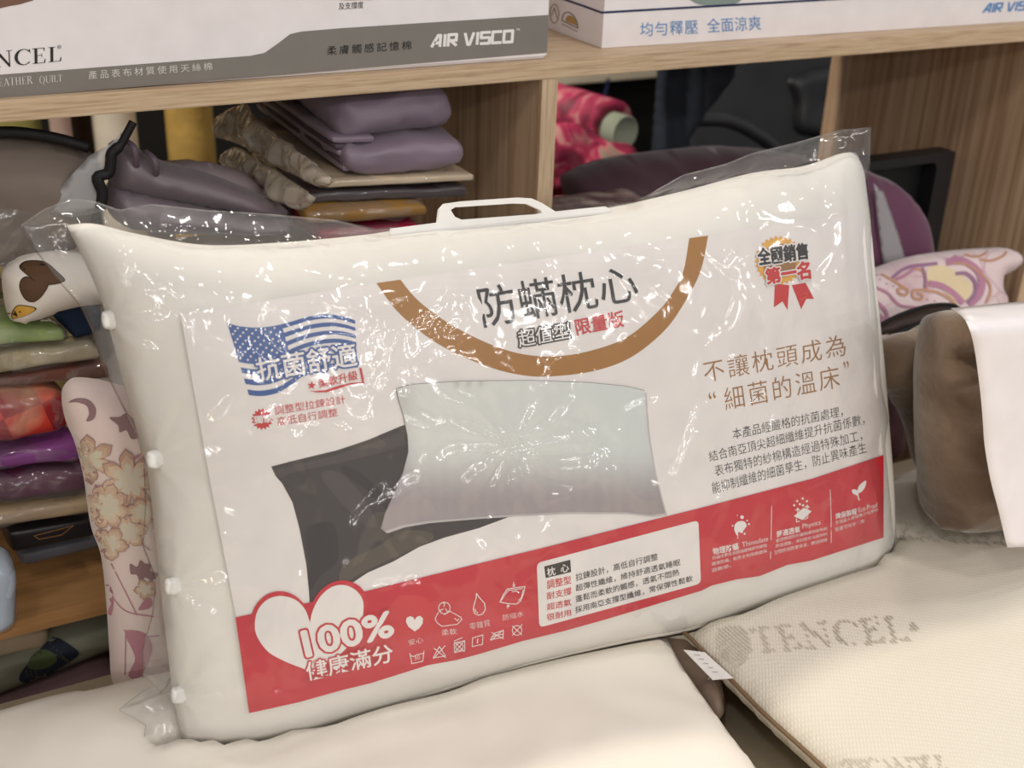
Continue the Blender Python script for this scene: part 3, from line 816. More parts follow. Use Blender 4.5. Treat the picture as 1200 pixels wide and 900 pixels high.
card.poly([[(375, 556), (395, 552), (420, 575), (440, 610), (430, 616), (400, 590)]], C_D2, 2, 10, soft=True)
# photographed pillow
pp = [(463, 455), (480, 450), (540, 446), (620, 445.5), (690, 448), (730, 452), (753, 457), (754, 475), (757, 510), (764, 550), (771, 578), (777, 600), (760, 602), (730, 598.5), (660, 598.5), (600, 601.5), (560, 604), (500, 609), (470, 614), (450, 621), (445, 618), (450, 600), (462, 574), (471, 552), (477, 528), (476, 510), (471, 485), (465, 466)]
card.poly([[(x * 1.0 + 3, y + 3) for x, y in pp]], C_S, 2, 10)
card.poly([[((x - 611) * 1.003 + 611, (y - 530) * 1.006 + 530) for x, y in pp]], C_V, 3, 10)
card.poly([go if False else [(275, 722), (294, 718), (425, 692), (533, 665.5), (640, 639.5), (730, 616.5), (820, 594), (950, 560), (1033, 532.5)] + redbot], C_R, 4, 9)
z6 = lambda P: [(260 + x / 5, 660 + y / 5) for x, y in P]
hl = cm(z6([(508, 318), (480, 240), (420, 182), (345, 157), (265, 172), (205, 222), (172, 285), (166, 350), (190, 440), (250, 520), (350, 580), (470, 625), (545, 650), (610, 610), (700, 540), (780, 450), (826, 360), (848, 250), (838, 180), (795, 125), (720, 94), (640, 105), (570, 155), (525, 225), (508, 318)]))
hi_ = cm(z6([(510, 340), (480, 262), (425, 207), (345, 184), (270, 200), (215, 250), (190, 320), (196, 410), (260, 505), (355, 562), (465, 606), (540, 630), (600, 590), (690, 520), (765, 435), (808, 345), (822, 255), (812, 195), (770, 145), (705, 120), (640, 130), (580, 175), (538, 240), (516, 300)]))
card.poly([hl[:-1]], C_R, 5, 10)
card.poly([hi_], C_W, 6, 10)
card.outlined('100%', [(351, 738), (456, 714), (460, 743), (358, 768)], C_W, C_R, 7, 0.045, 0.11)
card.outlined('健康滿分', [(355.6, 774), (457, 751), (459.5, 773), (359, 796)], C_W, C_R, 9, 0.014, 0.08)
# small pictograms
z7 = lambda P: [(440 + x / 5, 620 + y / 5) for x, y in P]
card.poly([z7([(222, 592), (185, 565), (170, 535), (175, 512), (195, 502), (214, 510), (222, 525), (232, 508), (252, 500), (270, 515), (268, 545), (250, 572)])], C_W, 5, 20)
card.text('安心', z7([(183, 641), (269, 623), (272, 656), (187, 675)]), C_W, 5, -0.01)
def ln(P, w=0.9, c=False): card.line(z7(P), w, C_W, 5, c)
ln([(360, 480), (340, 518), (352, 540), (380, 562), (470, 550), (497, 522), (492, 510), (430, 475), (410, 482), (395, 494)])
ln([(455, 515), (470, 530), (480, 518)])
ln([(375 + 20 + 34 * math.cos(t), 455 + 34 * math.sin(t)) for t in np.linspace(0, 6.28, 16)], 0.9)
for t in (0.4, 2.2, 4.3): ln([(395 + 8 * math.cos(t), 455 + 8 * math.sin(t)), (395 + 26 * math.cos(t + 0.5), 455 + 26 * math.sin(t + 0.5)), (395 + 34 * math.cos(t + 0.1), 455 + 34 * math.sin(t + 0.1))])
card.text('柔軟', z7([(378, 580), (465, 573), (468, 609), (381, 617)]), C_W, 5, -0.01)
ln([(582, 370), (600, 395), (630, 428), (634, 465), (618, 490), (595, 497), (572, 488), (564, 462), (570, 430), (580, 400), (582, 370)], 1.0)
ln([(574, 460), (578, 476), (590, 484)])
card.text('零雜質', z7([(540, 545), (660, 521), (665, 561), (545, 584)]), C_W, 5, -0.01)
ln([(720, 420), (738, 380), (762, 345), (800, 338), (865, 330), (858, 370), (840, 415), (815, 432), (770, 430), (720, 420)], 1.0)
ln([(728, 412), (748, 378), (770, 352), (850, 342)]); ln([(790, 362), (815, 356), (830, 364)]); ln([(828, 412), (845, 395), (856, 350)])
ln([(800, 305), (801, 330)]); ln([(794, 322), (801, 330), (808, 321)]); ln([(765, 456), (768, 437)]); ln([(760, 446), (768, 437), (775, 446)])
card.text('防縮水', z7([(735, 495), (855, 470), (858, 504), (739, 530)]), C_W, 5, -0.01)
ln([(194, 720), (205, 780), (268, 766), (276, 706)]); ln([(196, 734), (215, 738), (235, 728), (255, 724), (274, 718)])
card.text('30', z7([(218, 738), (252, 730), (254, 754), (220, 762)]), C_W, 5, -0.01)
ln([(330, 746), (366, 680), (402, 736)], c=True); ln([(335, 690), (402, 745)]); ln([(400, 675), (332, 750)])
ln([(452, 660), (514, 646), (514, 702), (455, 716)], c=True); ln([(483 + 22 * math.cos(t), 681 + 22 * math.sin(t)) for t in np.linspace(0, 6.28, 14)]); ln([(455, 655), (512, 710)]); ln([(512, 645), (456, 716)]); ln([(452, 648), (500, 628)])
ln([(560, 630), (620, 612), (618, 667), (558, 681)], c=True); ln([(590, 636), (588, 660)], 1.2)
ln([(664, 640), (690, 602), (740, 586), (738, 626)], c=True); ln([(672, 622), (738, 608)]); ln([(672, 598), (740, 636)]); ln([(738, 584), (668, 645)])
ln([(820 + 28 * math.cos(t), 586 + 28 * math.sin(t)) for t in np.linspace(0, 6.28, 18)]); ln([(792, 560), (848, 612)]); ln([(850, 552), (792, 616)])
# white panel
def rrect(q, r, n=5):
    q = [np.array(p, float) for p in q]; out = []
    for i in range(4):
        a, b, c = q[i - 1], q[i], q[(i + 1) % 4]
        d0 = (a - b) / np.linalg.norm(a - b) * r; d1 = (c - b) / np.linalg.norm(c - b) * r
        for k in range(n + 1):
            t = k / n; out.append((b + d0) * (1 - t) ** 2 + 2 * b * t * (1 - t) + (b + d1) * t * t)
    return out
card.poly([rrect([(627, 658.5), (816, 608.5), (819, 682.5), (630, 734)], 6)], C_W, 5, 9)
card.poly([[(635.6, 662.6), (666, 654.6), (667, 669), (637.4, 676)]], C_K, 6, 20)
card.text('枕  心', [(638, 664.5), (663.5, 658), (664.5, 668), (639.5, 674.5)], C_W, 7, 0.015)
for t, q in (('調整型', [(638.4, 678.5), (666.6, 673), (667.4, 682.4), (639, 689.4)]), ('耐支撐', [(638.4, 693), (667, 686.4), (667.6, 695), (639, 701.6)]), ('超透氣', [(638.4, 706), (667, 700), (667.4, 708), (639, 714)]), ('很耐用', [(638.4, 718), (666.6, 712.4), (667.4, 720), (639, 726.4)])):
    card.text(t, q, C_T, 6, 0.012)
for t, q in (('拉鍊設計，高低自行調整', [(672, 671), (768, 646.6), (768.6, 655), (672.8, 680)]), ('超彈性纖維，維持舒適透氣睡眠', [(672, 684), (794.4, 653.4), (795, 661.4), (672.8, 692)]), ('蓬鬆而柔軟的觸感，透氣不悶熱', [(672, 697), (793, 665), (793.6, 673), (672.8, 705)]), ('採用南亞支撐型纖維，常保彈性鬆軟', [(671.6, 709.6), (809, 672.6), (809.6, 680), (672.4, 717.6)])):
    card.text(t, q, C_K, 6, 0.004)
# right hand claims on red
z9 = lambda P: [(820 + x / 5, 560 + y / 5) for x, y in P]
card.poly([z9([(190, 300), (195, 265), (222, 248), (250, 252), (262, 275), (245, 300), (235, 318), (214, 312), (212, 335), (204, 330)])], C_W, 5, 20, soft=True)
for (x, y, r) in ((235, 225, 11), (275, 265, 6), (250, 322, 6), (180, 275, 5), (208, 215, 3), (265, 245, 5), (210, 345, 4)): card.poly([circ(820 + x / 5, 560 + y / 5, r / 5, n=10)], C_W, 5, 20)
card.text('物理防蟎', z9([(62, 407), (212, 374), (216, 414), (66, 448)]), C_W, 5, 0.02)
card.text('Thinsulate', z9([(234, 372), (388, 336), (388, 364), (237, 400)]), C_W, 5, -0.005)
for t, q in (('防蟎床帶保潔超細纖維兩用被胎', [(62, 455), (380, 378), (382, 398), (64, 475)]), ('纖維防蟎，能完全阻隔塵蟎與', [(58, 488), (380, 412), (382, 432), (60, 510)]), ('過敏原。', [(56, 525), (170, 497), (171, 517), (58, 548)])):
    card.text(t, z9(q), C_W, 5, -0.004)
card.line(z9([(408, 160), (406, 300), (402, 470)]), 0.7, C_W, 5)
card.poly([z9([(538, 220), (595, 170), (642, 190), (590, 242)])], C_W, 5, 20)
for (x, y) in ((540, 156), (557, 131), (573, 149), (590, 116), (592, 156), (614, 132)): card.poly([circ(820 + x / 5, 560 + y / 5, 1.3, n=10)], C_W, 5, 20)
for x, y in ((560, 172), (615, 155)):
    card.line(z9([(x, y + 34), (x, y)]), 1.2, C_W, 6); card.line(z9([(x - 12, y + 14), (x, y), (x + 12, y + 14)]), 1.0, C_W, 6)
card.line(z9([(552, 232), (552, 252), (570, 248)]), 1.0, C_W, 6); card.line(z9([(600, 238), (618, 228), (618, 210)]), 1.0, C_W, 6)
card.text('舒適透氣', z9([(436, 306), (574, 276), (576, 312), (438, 344)]), C_W, 5, 0.02)
card.text('Physics', z9([(588, 266), (694, 240), (696, 276), (590, 302)]), C_W, 5, -0.005)
for t, q in (('處理物理性防蟎纖維技術布料', [(432, 352), (734, 280), (736, 300), (433, 374)]), ('舒適透氣，深刻塑化活成材料', [(430, 384), (734, 312), (736, 332), (431, 406)]), ('空間防細節更保溫，觸感細緻', [(424, 420), (734, 346), (735, 366), (425, 444)])):
    card.text(t, z9(q), C_W, 5, -0.004)
card.line(z9([(750, 65), (756, 220), (757, 375)]), 0.7, C_W, 5)
card.poly([z9([(910, 72), (922, 38), (960, 12), (955, 48), (935, 76), (916, 84)])], C_W, 5, 20, soft=True)
card.poly([z9([(912, 96), (885, 88), (878, 66), (900, 64), (915, 80)])], C_W, 5, 20, soft=True)
card.line(z9([(914, 76), (912, 100), (920, 126)]), 1.4, C_W, 5)
card.text('環保製程', z9([(780, 205), (905, 172), (907, 208), (782, 240)]), C_W, 5, 0.02)
card.text('Eco-Proof', z9([(915, 168), (1028, 138), (1030, 166), (917, 198)]), C_W, 5, -0.005)
for t, q in (('不殘留人體健康之化學物', [(780, 250), (1030, 172), (1032, 190), (781, 272)]), ('質還可完全燃燒', [(778, 288), (950, 236), (952, 256), (780, 312)])):
    card.text(t, z9(q), C_W, 5, -0.004)
kc = mp_.part('insert_card', card.mesh, card.cols, smooth=False, label='printed card with red lower band, flag, gold arc and Chinese text')
# the printed photo of a pillow, with its printed tones
V, F = fill2d([pp], 7)
ph = Mesh(); pv = [onP(x, y, H0 + HS * 6.2) for x, y in V]
ph.add(pv, [f if np.cross(pv[f[1]] - pv[f[0]], pv[f[2]] - pv[f[0]]) @ PN > 0 else f[::-1] for f in F])
ph.c = []
for x, y in V:
    b = (y - 450) / 155; a = (x - 460) / 310
    c1, c2, c3 = np.array(lin((216, 218, 214))), np.array(lin((208, 214, 212))), np.array(lin((160, 150, 152)))
    t = max(0, min(1, (b - 0.45) / 0.45)); t = t * t * (3 - 2 * t)
    c = (c1 * (1 - a) + c2 * a) * (1 - t) + c3 * t
    w = 0.03 * math.sin(x * 0.42 + 2 * noise.noise(Vector((x * 0.05, y * 0.02, 0)))) * (0.3 + t)
    e = max(0, 1 - abs(x - 466) / 26) * 0.22 * (b < 0.75) + max(0, (a - 0.93) / 0.07) * 0.1
    ph.c.append(tuple(np.clip(c * (1 + w - e), 0, 1)))
mp_.part('pillow_picture', ph, cmat_photo(), parent=kc, label='printed picture of a grey white pillow')

# clear bag around it: front sheet, back sheet, meeting along the sealed edge
f_top = [(24, 264), (50, 246), (82, 232), (112, 236), (140, 246), (176, 239), (240, 246), (320, 251), (395, 258), (440, 268), (500, 264), (600, 252), (700, 242), (745, 236), (800, 205), (850, 192), (880, 180), (940, 165), (985, 152), (1021, 149)]
f_right = [(1021, 149), (1020, 190), (1018, 215), (1024, 250), (1024, 300), (1032, 380), (1036, 450), (1044, 490), (1040, 520), (1046, 580), (1050, 625), (1044, 656)]
f_bot = [(166, 884), (195, 880), (230, 879), (270, 879), (340, 868), (430, 839), (520, 810), (620, 780), (720, 756), (800, 741), (880, 719), (960, 696), (1016, 678), (1044, 656)]
f_left = [(24, 264), (40, 292), (60, 320), (96, 362), (108, 388), (118, 425), (140, 470), (158, 505), (168, 540), (170, 590), (167, 640), (182, 680), (178, 720), (166, 764), (168, 790), (188, 812), (150, 826), (138, 832), (170, 850), (166, 884)]
MU, MV = 250, 170
Gf = coons(f_top, f_right, f_bot, f_left, MU, MV)
W = np.full((MV, MU), np.nan)
for j in range(MV):
    for i in range(MU):
        r = BV.ray_cast(Vector(EYE), Vector(ray(*Gf[j, i])).normalized())
        if r[0] is not None: W[j, i] = (np.array(r[0][:]) - PC) @ PN
hit = ~np.isnan(W)
S = np.where(hit, W, -D)
for it in range(18):
    Q = S.copy()
    Q[1:-1, 1:-1] = (S[:-2, 1:-1] + S[2:, 1:-1] + S[1:-1, :-2] + S[1:-1, 2:] + 2 * S[1:-1, 1:-1]) / 6
    S = np.where(hit, np.maximum(Q, W), Q); S[0] = S[-1] = -D; S[:, 0] = S[:, -1] = -D
ties = [(127, 374), (179, 537), (200, 685), (207, 812)]
fv = []
for j in range(MV):
    for i in range(MU):
        x, y = Gf[j, i]; e = min(i, j, MU - 1 - i, MV - 1 - j) / 6.0; e = min(1, e)
        p0 = atPl(x, y, PC + PN * S[j, i], PN)
        q0 = (p0[0] + 0.03 * fbm(p0, 8, 1), p0[1], p0[2] * 0.55 + 0.03 * fbm(p0, 7, 6))
        wr = 0.013 * max(0, 0.28 - abs(fbm(q0, 9, 3))) + 0.006 * max(0, 0.25 - abs(fbm(q0, 23, 8)))
        if not hit[j, i]: wr += 0.009 * fbm(p0, 14, 5)
        for (tx, ty) in ties:
            dx, dy = x - tx, y - ty; dd = math.hypot(dx, dy)
            if dd < 110:
                an = math.atan2(dy, dx); wr += 0.0065 * (0.5 + 0.5 * math.sin(an * 9 + 0.02 * dd)) * (1 - dd / 110) * min(1, dd / 14)
        for (tx, ty) in ((1003, 165), (600, 520)):
            dx, dy = x - tx, y - ty; dd = math.hypot(dx, dy)
            if dd < 150:
                an = math.atan2(dy, dx); wr += 0.0042 * (0.5 + 0.5 * math.sin(an * 13 + 0.03 * dd + 2 * fbm(p0, 20, 4))) * (1 - dd / 150) * min(1, dd / 14)
        off = S[j, i] + (0.0058 + max(wr, 0 if hit[j, i] else -0.01)) * e
        fv.append(atPl(x, y, PC + PN * off, PN))
fm_ = Mesh(); qs = [(j * MU + i, (j + 1) * MU + i, (j + 1) * MU + i + 1, j * MU + i + 1) for j in range(MV - 1) for i in range(MU - 1)]
ids = {}
for j in range(MV):
    for i in range(MU):
        k = j * MU + i
        if i in (0, MU - 1) or j in (0, MV - 1): ids[k] = k
        else:
            ids[k] = len(fv); g = S[j, i] + D
            x, y = Gf[j, i]; p0 = fv[k]
            s, t = (p0 - FM.o) @ PU, (p0 - FM.o) @ PV
            fv.append(FM.at(s, t, -0.92 * g - 0.007 * min(1, min(i, j, MU - 1 - i, MV - 1 - j) / 6) - (0 if hit[j, i] else 0.004 * fbm(p0, 22, 9))))
fm_.add(fv, qs + [tuple(ids[k] for k in q[::-1]) for q in qs])
kf = mp_.part('plastic_bag', fm_, M_FILM, label='clear crinkled plastic bag')
M_TIE = plain('white_plastic', (238, 236, 232), 0.4)
for (tx, ty) in ties:
    o = onP(tx + 2, ty, 0.004); mm = Mesh()
    fr = Frame(o, PU, PV, PN)
    pad(mm, fr, [(-.006, -.0065), (.006, -.007), (.0065, .006), (-.0055, .007)], 0.004, 0.006, 0.003, 0.0025, px=False)
    for q in (-1, 0, 1): box_ = tube(mm, [fr.at(-.005, q * .004, .0026), fr.at(.005, q * .004, .0026)], 0.0010, 6)
    mp_.part('fastener', mm, M_TIE, label='white plastic fastener')
# carry handle standing up from the bag's top
hp = [(456, 276), (458, 268), (512, 261), (514, 246), (520, 239), (540, 236), (606, 231.5), (622, 232.5), (634, 238), (650, 248), (708, 242), (714, 245), (717, 249)]
hp = hp + [(640, 258), (560, 266), (470, 276)]
hh = [(527, 246), (532, 243), (600, 238.5), (616, 239), (632, 246), (634, 249), (628, 251), (540, 257.5), (532, 254)]
hm = Mesh(); FH = Frame(FM.o + PN * 0.012, PU, PV, PN)
slab(hm, FH, [hp, hh], 0.005, 0.008)
mp_.part('carry_handle', hm, M_TIE, smooth=False, label='white plastic carry handle with slot')
# bedding dented by what lies on it
BVB = BVHTree.FromPolygons([tuple(p) for p in fm_.v], fm_.f)
BVP = BVHTree.FromPolygons([tuple(p) for p in pm.v], pm.f)
def press(mesh, bvs, gap=0.004):
    for i, p in enumerate(mesh.v):
        z = p[2]
        for b_ in bvs:
            r = b_.ray_cast(Vector((p[0], p[1], z - 0.5)), Vector((0, 0, 1)))
            if r[0] is not None and r[0].z - gap < z: z = r[0].z - gap
        mesh.v[i] = (p[0], p[1], z)
    return mesh
mp_.build()

#==BED==
ZB = ZW - 0.58                                  # top of the mattress
bed = Thing('bed', 'low bed with beige sheet under the loose white pillows', 'bed')
m = bev_box(Mesh(), -1.1, 1.9, -2.3, -0.06, 0.22, ZB, 0.04, seg=4); bed.part('mattress', m, fabric('beige_sheet', (222, 208, 180), 0.9, 0.05))
m = bev_box(Mesh(), -1.08, 1.88, -2.28, -0.08, 0.0, 0.218, 0.01); bed.part('bed_base', m, M_LOW, smooth=False)
bed.build()
M_WPIL = fabric('white_cotton', (238, 231, 219), 0.85, 0.03, 30, 0.2, 0.002)
t = Thing('white_pillow', 'plain cream white pillow lying flat under left end of bagged pillow', 'pillow')
F2 = FZ(ZW - 0.53)
wo = [(-120, 900), (-60, 845), (0, 835), (60, 818), (130, 808), (230, 786), (400, 765), (600, 735), (740, 722), (776, 742), (800, 782), (846, 848), (905, 930), (930, 1010), (840, 1090), (500, 1190), (100, 1260), (-100, 1150)]
def crease(a, b, p):
    return 0.004 * math.exp(-((b + 0.36 + 0.1 * a) / 0.012) ** 2) * max(0, math.sin(a * 7))
t.part('pillow', press(pad(Mesh(), F2, wo, 0.03, 0.042, 0.11, 0.011, nz=0.007, ns=7, wr=crease), [BVB, BVP]), M_WPIL)
t.build()

def knit():
    m_, nt, b = nodes('quilted_knit')
    co = objco(nt, (1, 1, 1), (0, 0, 0.6))
    w1 = N(nt, 'ShaderNodeTexWave', Scale=105.0, Distortion=1.0); nt.links.new(co, w1.inputs['Vector'])
    co2 = objco(nt, (1, 1, 1), (0, 0, -0.9))
    w2 = N(nt, 'ShaderNodeTexWave', Scale=60.0, Distortion=1.5); nt.links.new(co2, w2.inputs['Vector'])
    ad = N(nt, 'ShaderNodeMath', operation='MULTIPLY'); nt.links.new(w1.outputs['Fac'], ad.inputs[0]); nt.links.new(w2.outputs['Fac'], ad.inputs[1])
    nt.links.new(ramp(nt, ad.outputs[0], [(0.0, (219, 212, 197)), (0.6, (227, 220, 206))]), b.inputs['Base Color'])
    bump(nt, b, ad.outputs[0], 0.28, 0.0015); b.inputs['Roughness'].default_value = 0.9; b.inputs['Specular IOR Level'].default_value = 0.2
    return m_
def gather(a, b, p): return sum(h_ * math.exp(-((b - c_ - k_ * a + 0.012 * math.sin(a * 40)) / 0.009) ** 2) for h_, c_, k_ in ((0.011, 0.235, 0.35), (-0.012, 0.21, 0.3), (0.010, 0.185, 0.2), (-0.010, 0.163, 0.25), (0.007, 0.135, -0.2), (-0.008, 0.075, 0.4), (0.006, 0.05, 0.5))) + 0.03 * (0.22 - abs(fbm((a * 0.5, b + 0.25 * a, 0.3), 10, 2))) * max(0, min(1, 0.25 + b * 5)) 
fz = FL(1115, 618, -0.40, 6)
PL1 = pad(Mesh(), fz, [(1104, 606), (1103, 560), (1101, 500), (1102, 450), (1108, 412), (1120, 376), (1150, 366), (1215, 370), (1260, 420), (1270, 540), (1255, 600), (1190, 618), (1110, 621)], 0.045, 0.075, 0.055, 0.007, nz=0.006, ns=14, wr=gather)
PL2 = pad(Mesh(), FL(1060, 560, -0.29, 6), [(1028, 415), (1040, 398), (1080, 385), (1110, 378), (1120, 420), (1110, 520), (1100, 585), (1083, 560), (1068, 510), (1045, 465), (1025, 450)], 0.03, 0.03, 0.03, 0.007, nz=0.006, ns=20)
tp = Thing('knit_pillow', 'cream knitted pillow with woven lettering and brown piping under right end of bagged pillow', 'pillow')
F3 = FZ(ZW - 0.515)
to_ = [(784, 722), (803, 743), (818, 758), (856, 797), (896, 838), (962, 898), (1010, 950), (1080, 1030), (1300, 1000), (1480, 860), (1500, 700), (1380, 580), (1230, 545), (1090, 548), (980, 600), (860, 660)]
tpm = pad(Mesh(), F3, to_, 0.036, 0.06, 0.13, 0.013, nz=0.004, ns=6)
press(tpm, [BVB, BVP, BVHTree.FromPolygons([tuple(p) for p in PL1.v], PL1.f), BVHTree.FromPolygons([tuple(p) for p in PL2.v], PL2.f)])
kt = tp.part('pillow', tpm, knit())
BT = BVHTree.FromPolygons(tpm.v, tpm.f)
def onT(x, y, h):
    r = BT.ray_cast(Vector(EYE), Vector(ray(x, y)).normalized())
    p = np.array(r[0][:]) if r[0] is not None else atZ(x, y, ZW - 0.48)
    return p + np.array([0, 0, h])
pip = catmull([F3.px(*p) for p in to_], True, 5)
npx = len(to_) * 5
pts = [F3.at(q[0], q[1], 0.001) for q in pip[:35]]
M_PIPE = fabric('brown_piping', (122, 98, 72), 0.7)
tp.part('piping', tube(Mesh(), pts, 0.0022, 8), M_PIPE, label='brown piping')
# woven lettering made of slanted stitches
def weave(pr_, polys, quadm, m_, lv=1, sx=4.6, sy=2.4, wd=2.0, lx=5.0):
    A = np.concatenate([np.array(p) for p in polys]); lo, hi = A.min(0), A.max(0); Vs, Fs = [], []
    rr = 0; y = lo[1]
    while y < hi[1]:
        x = lo[0] + (rr % 2) * sx / 2
        while x < hi[0]:
            if any(inside(np.array([x]), np.array([y]), [p])[0] for p in polys):
                k = len(Vs); dx, dy = lx / 2, lx / 2 * 0.55
                Vs += [(x - dx, y - dy), (x - dx + wd, y - dy - 0.3), (x + dx, y + dy), (x + dx - wd, y + dy + 0.3)]; Fs.append((k, k + 1, k + 2, k + 3))
            x += sx
        y += sy; rr += 1
    if Vs: pr_.raw(np.array(Vs), Fs, m_, lv)
def word(s, quad):
    x = 0; polys = []
    for ch in s:
        adv, ps = SERIF[ch]; x0 = x
        for P in ps: polys.append(np.array(P) + np.array([x0, 0]))
        x += adv + 0.08
    # thicken thin strokes by repeating them
    V = np.concatenate(polys); lo, hi = V.min(0), V.max(0); q = [np.array(p, float) for p in quad]; out = []
    for P in polys:
        o = []
        for p in P:
            a, b = (p - lo) / (hi - lo); o.append((q[3] * (1 - a) + q[2] * a) * (1 - b) + (q[0] * (1 - a) + q[1] * a) * b)
        c = np.mean(o, 0); out.append(np.array([(z - c) * 1.0 + c for z in o]))
        w, h = np.ptp(np.array(o), 0)
        if min(w, h) < 6: out[-1] = np.array([c + (z - c) * np.array([max(1, 5.5 / max(w, .1)), max(1, 5.5 / max(h, .1))]) for z in o])
    return out
M_WEAVE = fabric('woven_thread', (206, 198, 182), 0.9)
leaf = catmull([(842, 738), (858, 733), (872, 737), (879, 750), (880, 766), (866, 782), (858, 784), (848, 772), (838, 755)], True, 4)
for PP_ in (word('TENCEL', [(878, 737), (1058, 722), (1066, 752), (888, 766)]) + [circ(1071, 735, 5, 5)], [np.array(leaf)], word('TENCEL', [(1185, 640), (1042, 632), (1052, 612), (1190, 620)]), word('TENCEL', [(1112, 905), (985, 912), (985, 892), (1108, 886)])):
    pw_ = Print(lambda x, y, lv: onT(x, y, 0.0012), np.array([0, 0, 1.0]))
    weave(pw_, PP_, None, M_WEAVE, sx=5.4 if len(PP_) == 1 else 4.6)
    tp.part('woven_lettering' if len(PP_) > 1 else 'woven_leaf', pw_.mesh, pw_.cols, parent=kt, smooth=False, label='woven grey beige ' + ('lettering' if len(PP_) > 1 else 'leaf mark'))
# care label sewn into the edge
lab = Mesh(); q = [(801, 762), (826, 765), (859, 795), (835, 797)]
LP = [atZ(*q[0], ZW - 0.512), atZ(*q[1], ZW - 0.507), atZ(*q[2], ZW - 0.507), atZ(*q[3], ZW - 0.512)]
up_ = np.array([0, 0, 0.0007])
lab.add([p for p in LP] + [p + up_ for p in LP], [(0, 1, 2, 3), (7, 6, 5, 4), (0, 4, 5, 1), (1, 5, 6, 2), (2, 6, 7, 3), (3, 7, 4, 0)])
kl = tp.part('care_label', lab, plain('label_white', (232, 228, 224), 0.5), smooth=False, label='white care label')
pl_ = Print(lambda x, y, lv: atZ(x, y, ZW - 0.5105) + np.array([0, 0, 0.0022]), np.array([0, 0, 1.0]))
for i in range(5): pl_.line([(812 + i * 5.5 + 1, 769 + i * 5), (826 + i * 5.5 - 4, 770 + i * 5)], 0.6, C_V, 1)
for i in range(4): pl_.poly([circ(835.5 + i * 2.4, 776.5 + i * 2.6, 0.9, n=6)], C_K, 1, 20)
tp.part('label_print', pl_.mesh, pl_.cols, parent=kl, smooth=False)
tp.build()
# brown bag squeezed between the pillows
t = Thing('brown_bag', 'crumpled brown zipped bag squeezed in gap between two white pillows', 'bag')
Fg = FZ(ZW - 0.548)
kb = t.part('bag', pad(Mesh(), Fg, [(752, 722), (800, 728), (830, 764), (846, 800), (848, 836), (828, 832), (790, 790), (755, 750)], 0.024, 0.027, 0.04, 0.006, nz=0.006, ns=30), fabric('brown_nylon', (132, 112, 98), 0.5, 0.1, 40, 0.2))
tb = [atZ(*p, ZW - 0.56) for p in catmull([(836, 797), (837, 806), (833, 816), (826, 824)], False, 5)]
t.part('zip_cord', tube(Mesh(), [p + np.array([0, 0, 0.03]) for p in tb], 0.0012, 6), fabric('pale_cord', (172, 156, 140), 0.7))
t.build()

#==LEFT==
exec_left = True
def wrap(T, k, args, kw, g=0.0018, nz=0.002):
    kw = dict(kw); kw['grow'] = g; kw['nz'] = kw.get('nz', 0) + nz; kw['ns'] = 34; kw['n'] = max(kw.get('n', 10), 18)
    T.part('plastic_wrap', softbox(Mesh(), *args, **kw), M_WRAP, label='clear plastic wrap')
# grey zipped bedding bag, with piping and flap
M_GREY = fabric('grey_taupe', (118, 106, 98), 0.75, 0.08, 30, 0.25)
M_BLK = fabric('black_piping', (22, 20, 22), 0.6)
t = Thing('bedding_bag', 'grey taupe bedding bag with black piping, jammed under the shelf top', 'bag')
fy = FY(0.06)
kg = t.part('bag', pad(Mesh(), fy, [(-90, 175), (-40, 160), (0, 156), (40, 158), (100, 174), (118, 200), (110, 245), (92, 288), (50, 309), (0, 312), (-60, 312), (-100, 250)], 0.045, 0.12, 0.05, 0.008, nz=0.008, ns=14), M_GREY)
pth = [atY(*p, 0.035) for p in catmull([(-80, 172), (-40, 160), (0, 155), (30, 156), (70, 163), (104, 173)], False, 6)]
t.part('piping', tube(Mesh(), pth, 0.0055, 8), M_BLK)
pth = [atY(x, y, 0.012) for x, y in catmull([(118, 244), (120, 226), (114, 208), (127, 203), (130, 190), (131, 180), (141, 170), (147, 160), (156, 143)], False, 5)]
t.part('zip_edge', tube(Mesh(), pth, [0.0055] * 30 + [0.0042] * (len(pth) - 30), 8), M_BLK)
M_FLAP = film('grey_mesh_film', (0.72, 0.70, 0.68), 0.28, 0.3, 14, 0.35, 0.02, 0.2)
t.part('clear_flap', pad(Mesh(), FY(0.014), [(58, 250), (75, 215), (105, 182), (130, 168), (150, 148), (140, 172), (130, 185), (127, 204), (114, 209), (121, 232), (119, 248), (85, 256)], 0.002, 0.002, 0.02, 0.008, soft=False), M_FLAP)
t.part('clear_cover', pad(Mesh(), FY(0.03), [(-60, 240), (0, 226), (28, 216), (50, 232), (62, 262), (66, 300), (50, 312), (20, 312), (-50, 312)], 0.018, 0.004, 0.03, 0.006, nz=0.014, ns=16), M_WRAP)
t.build()
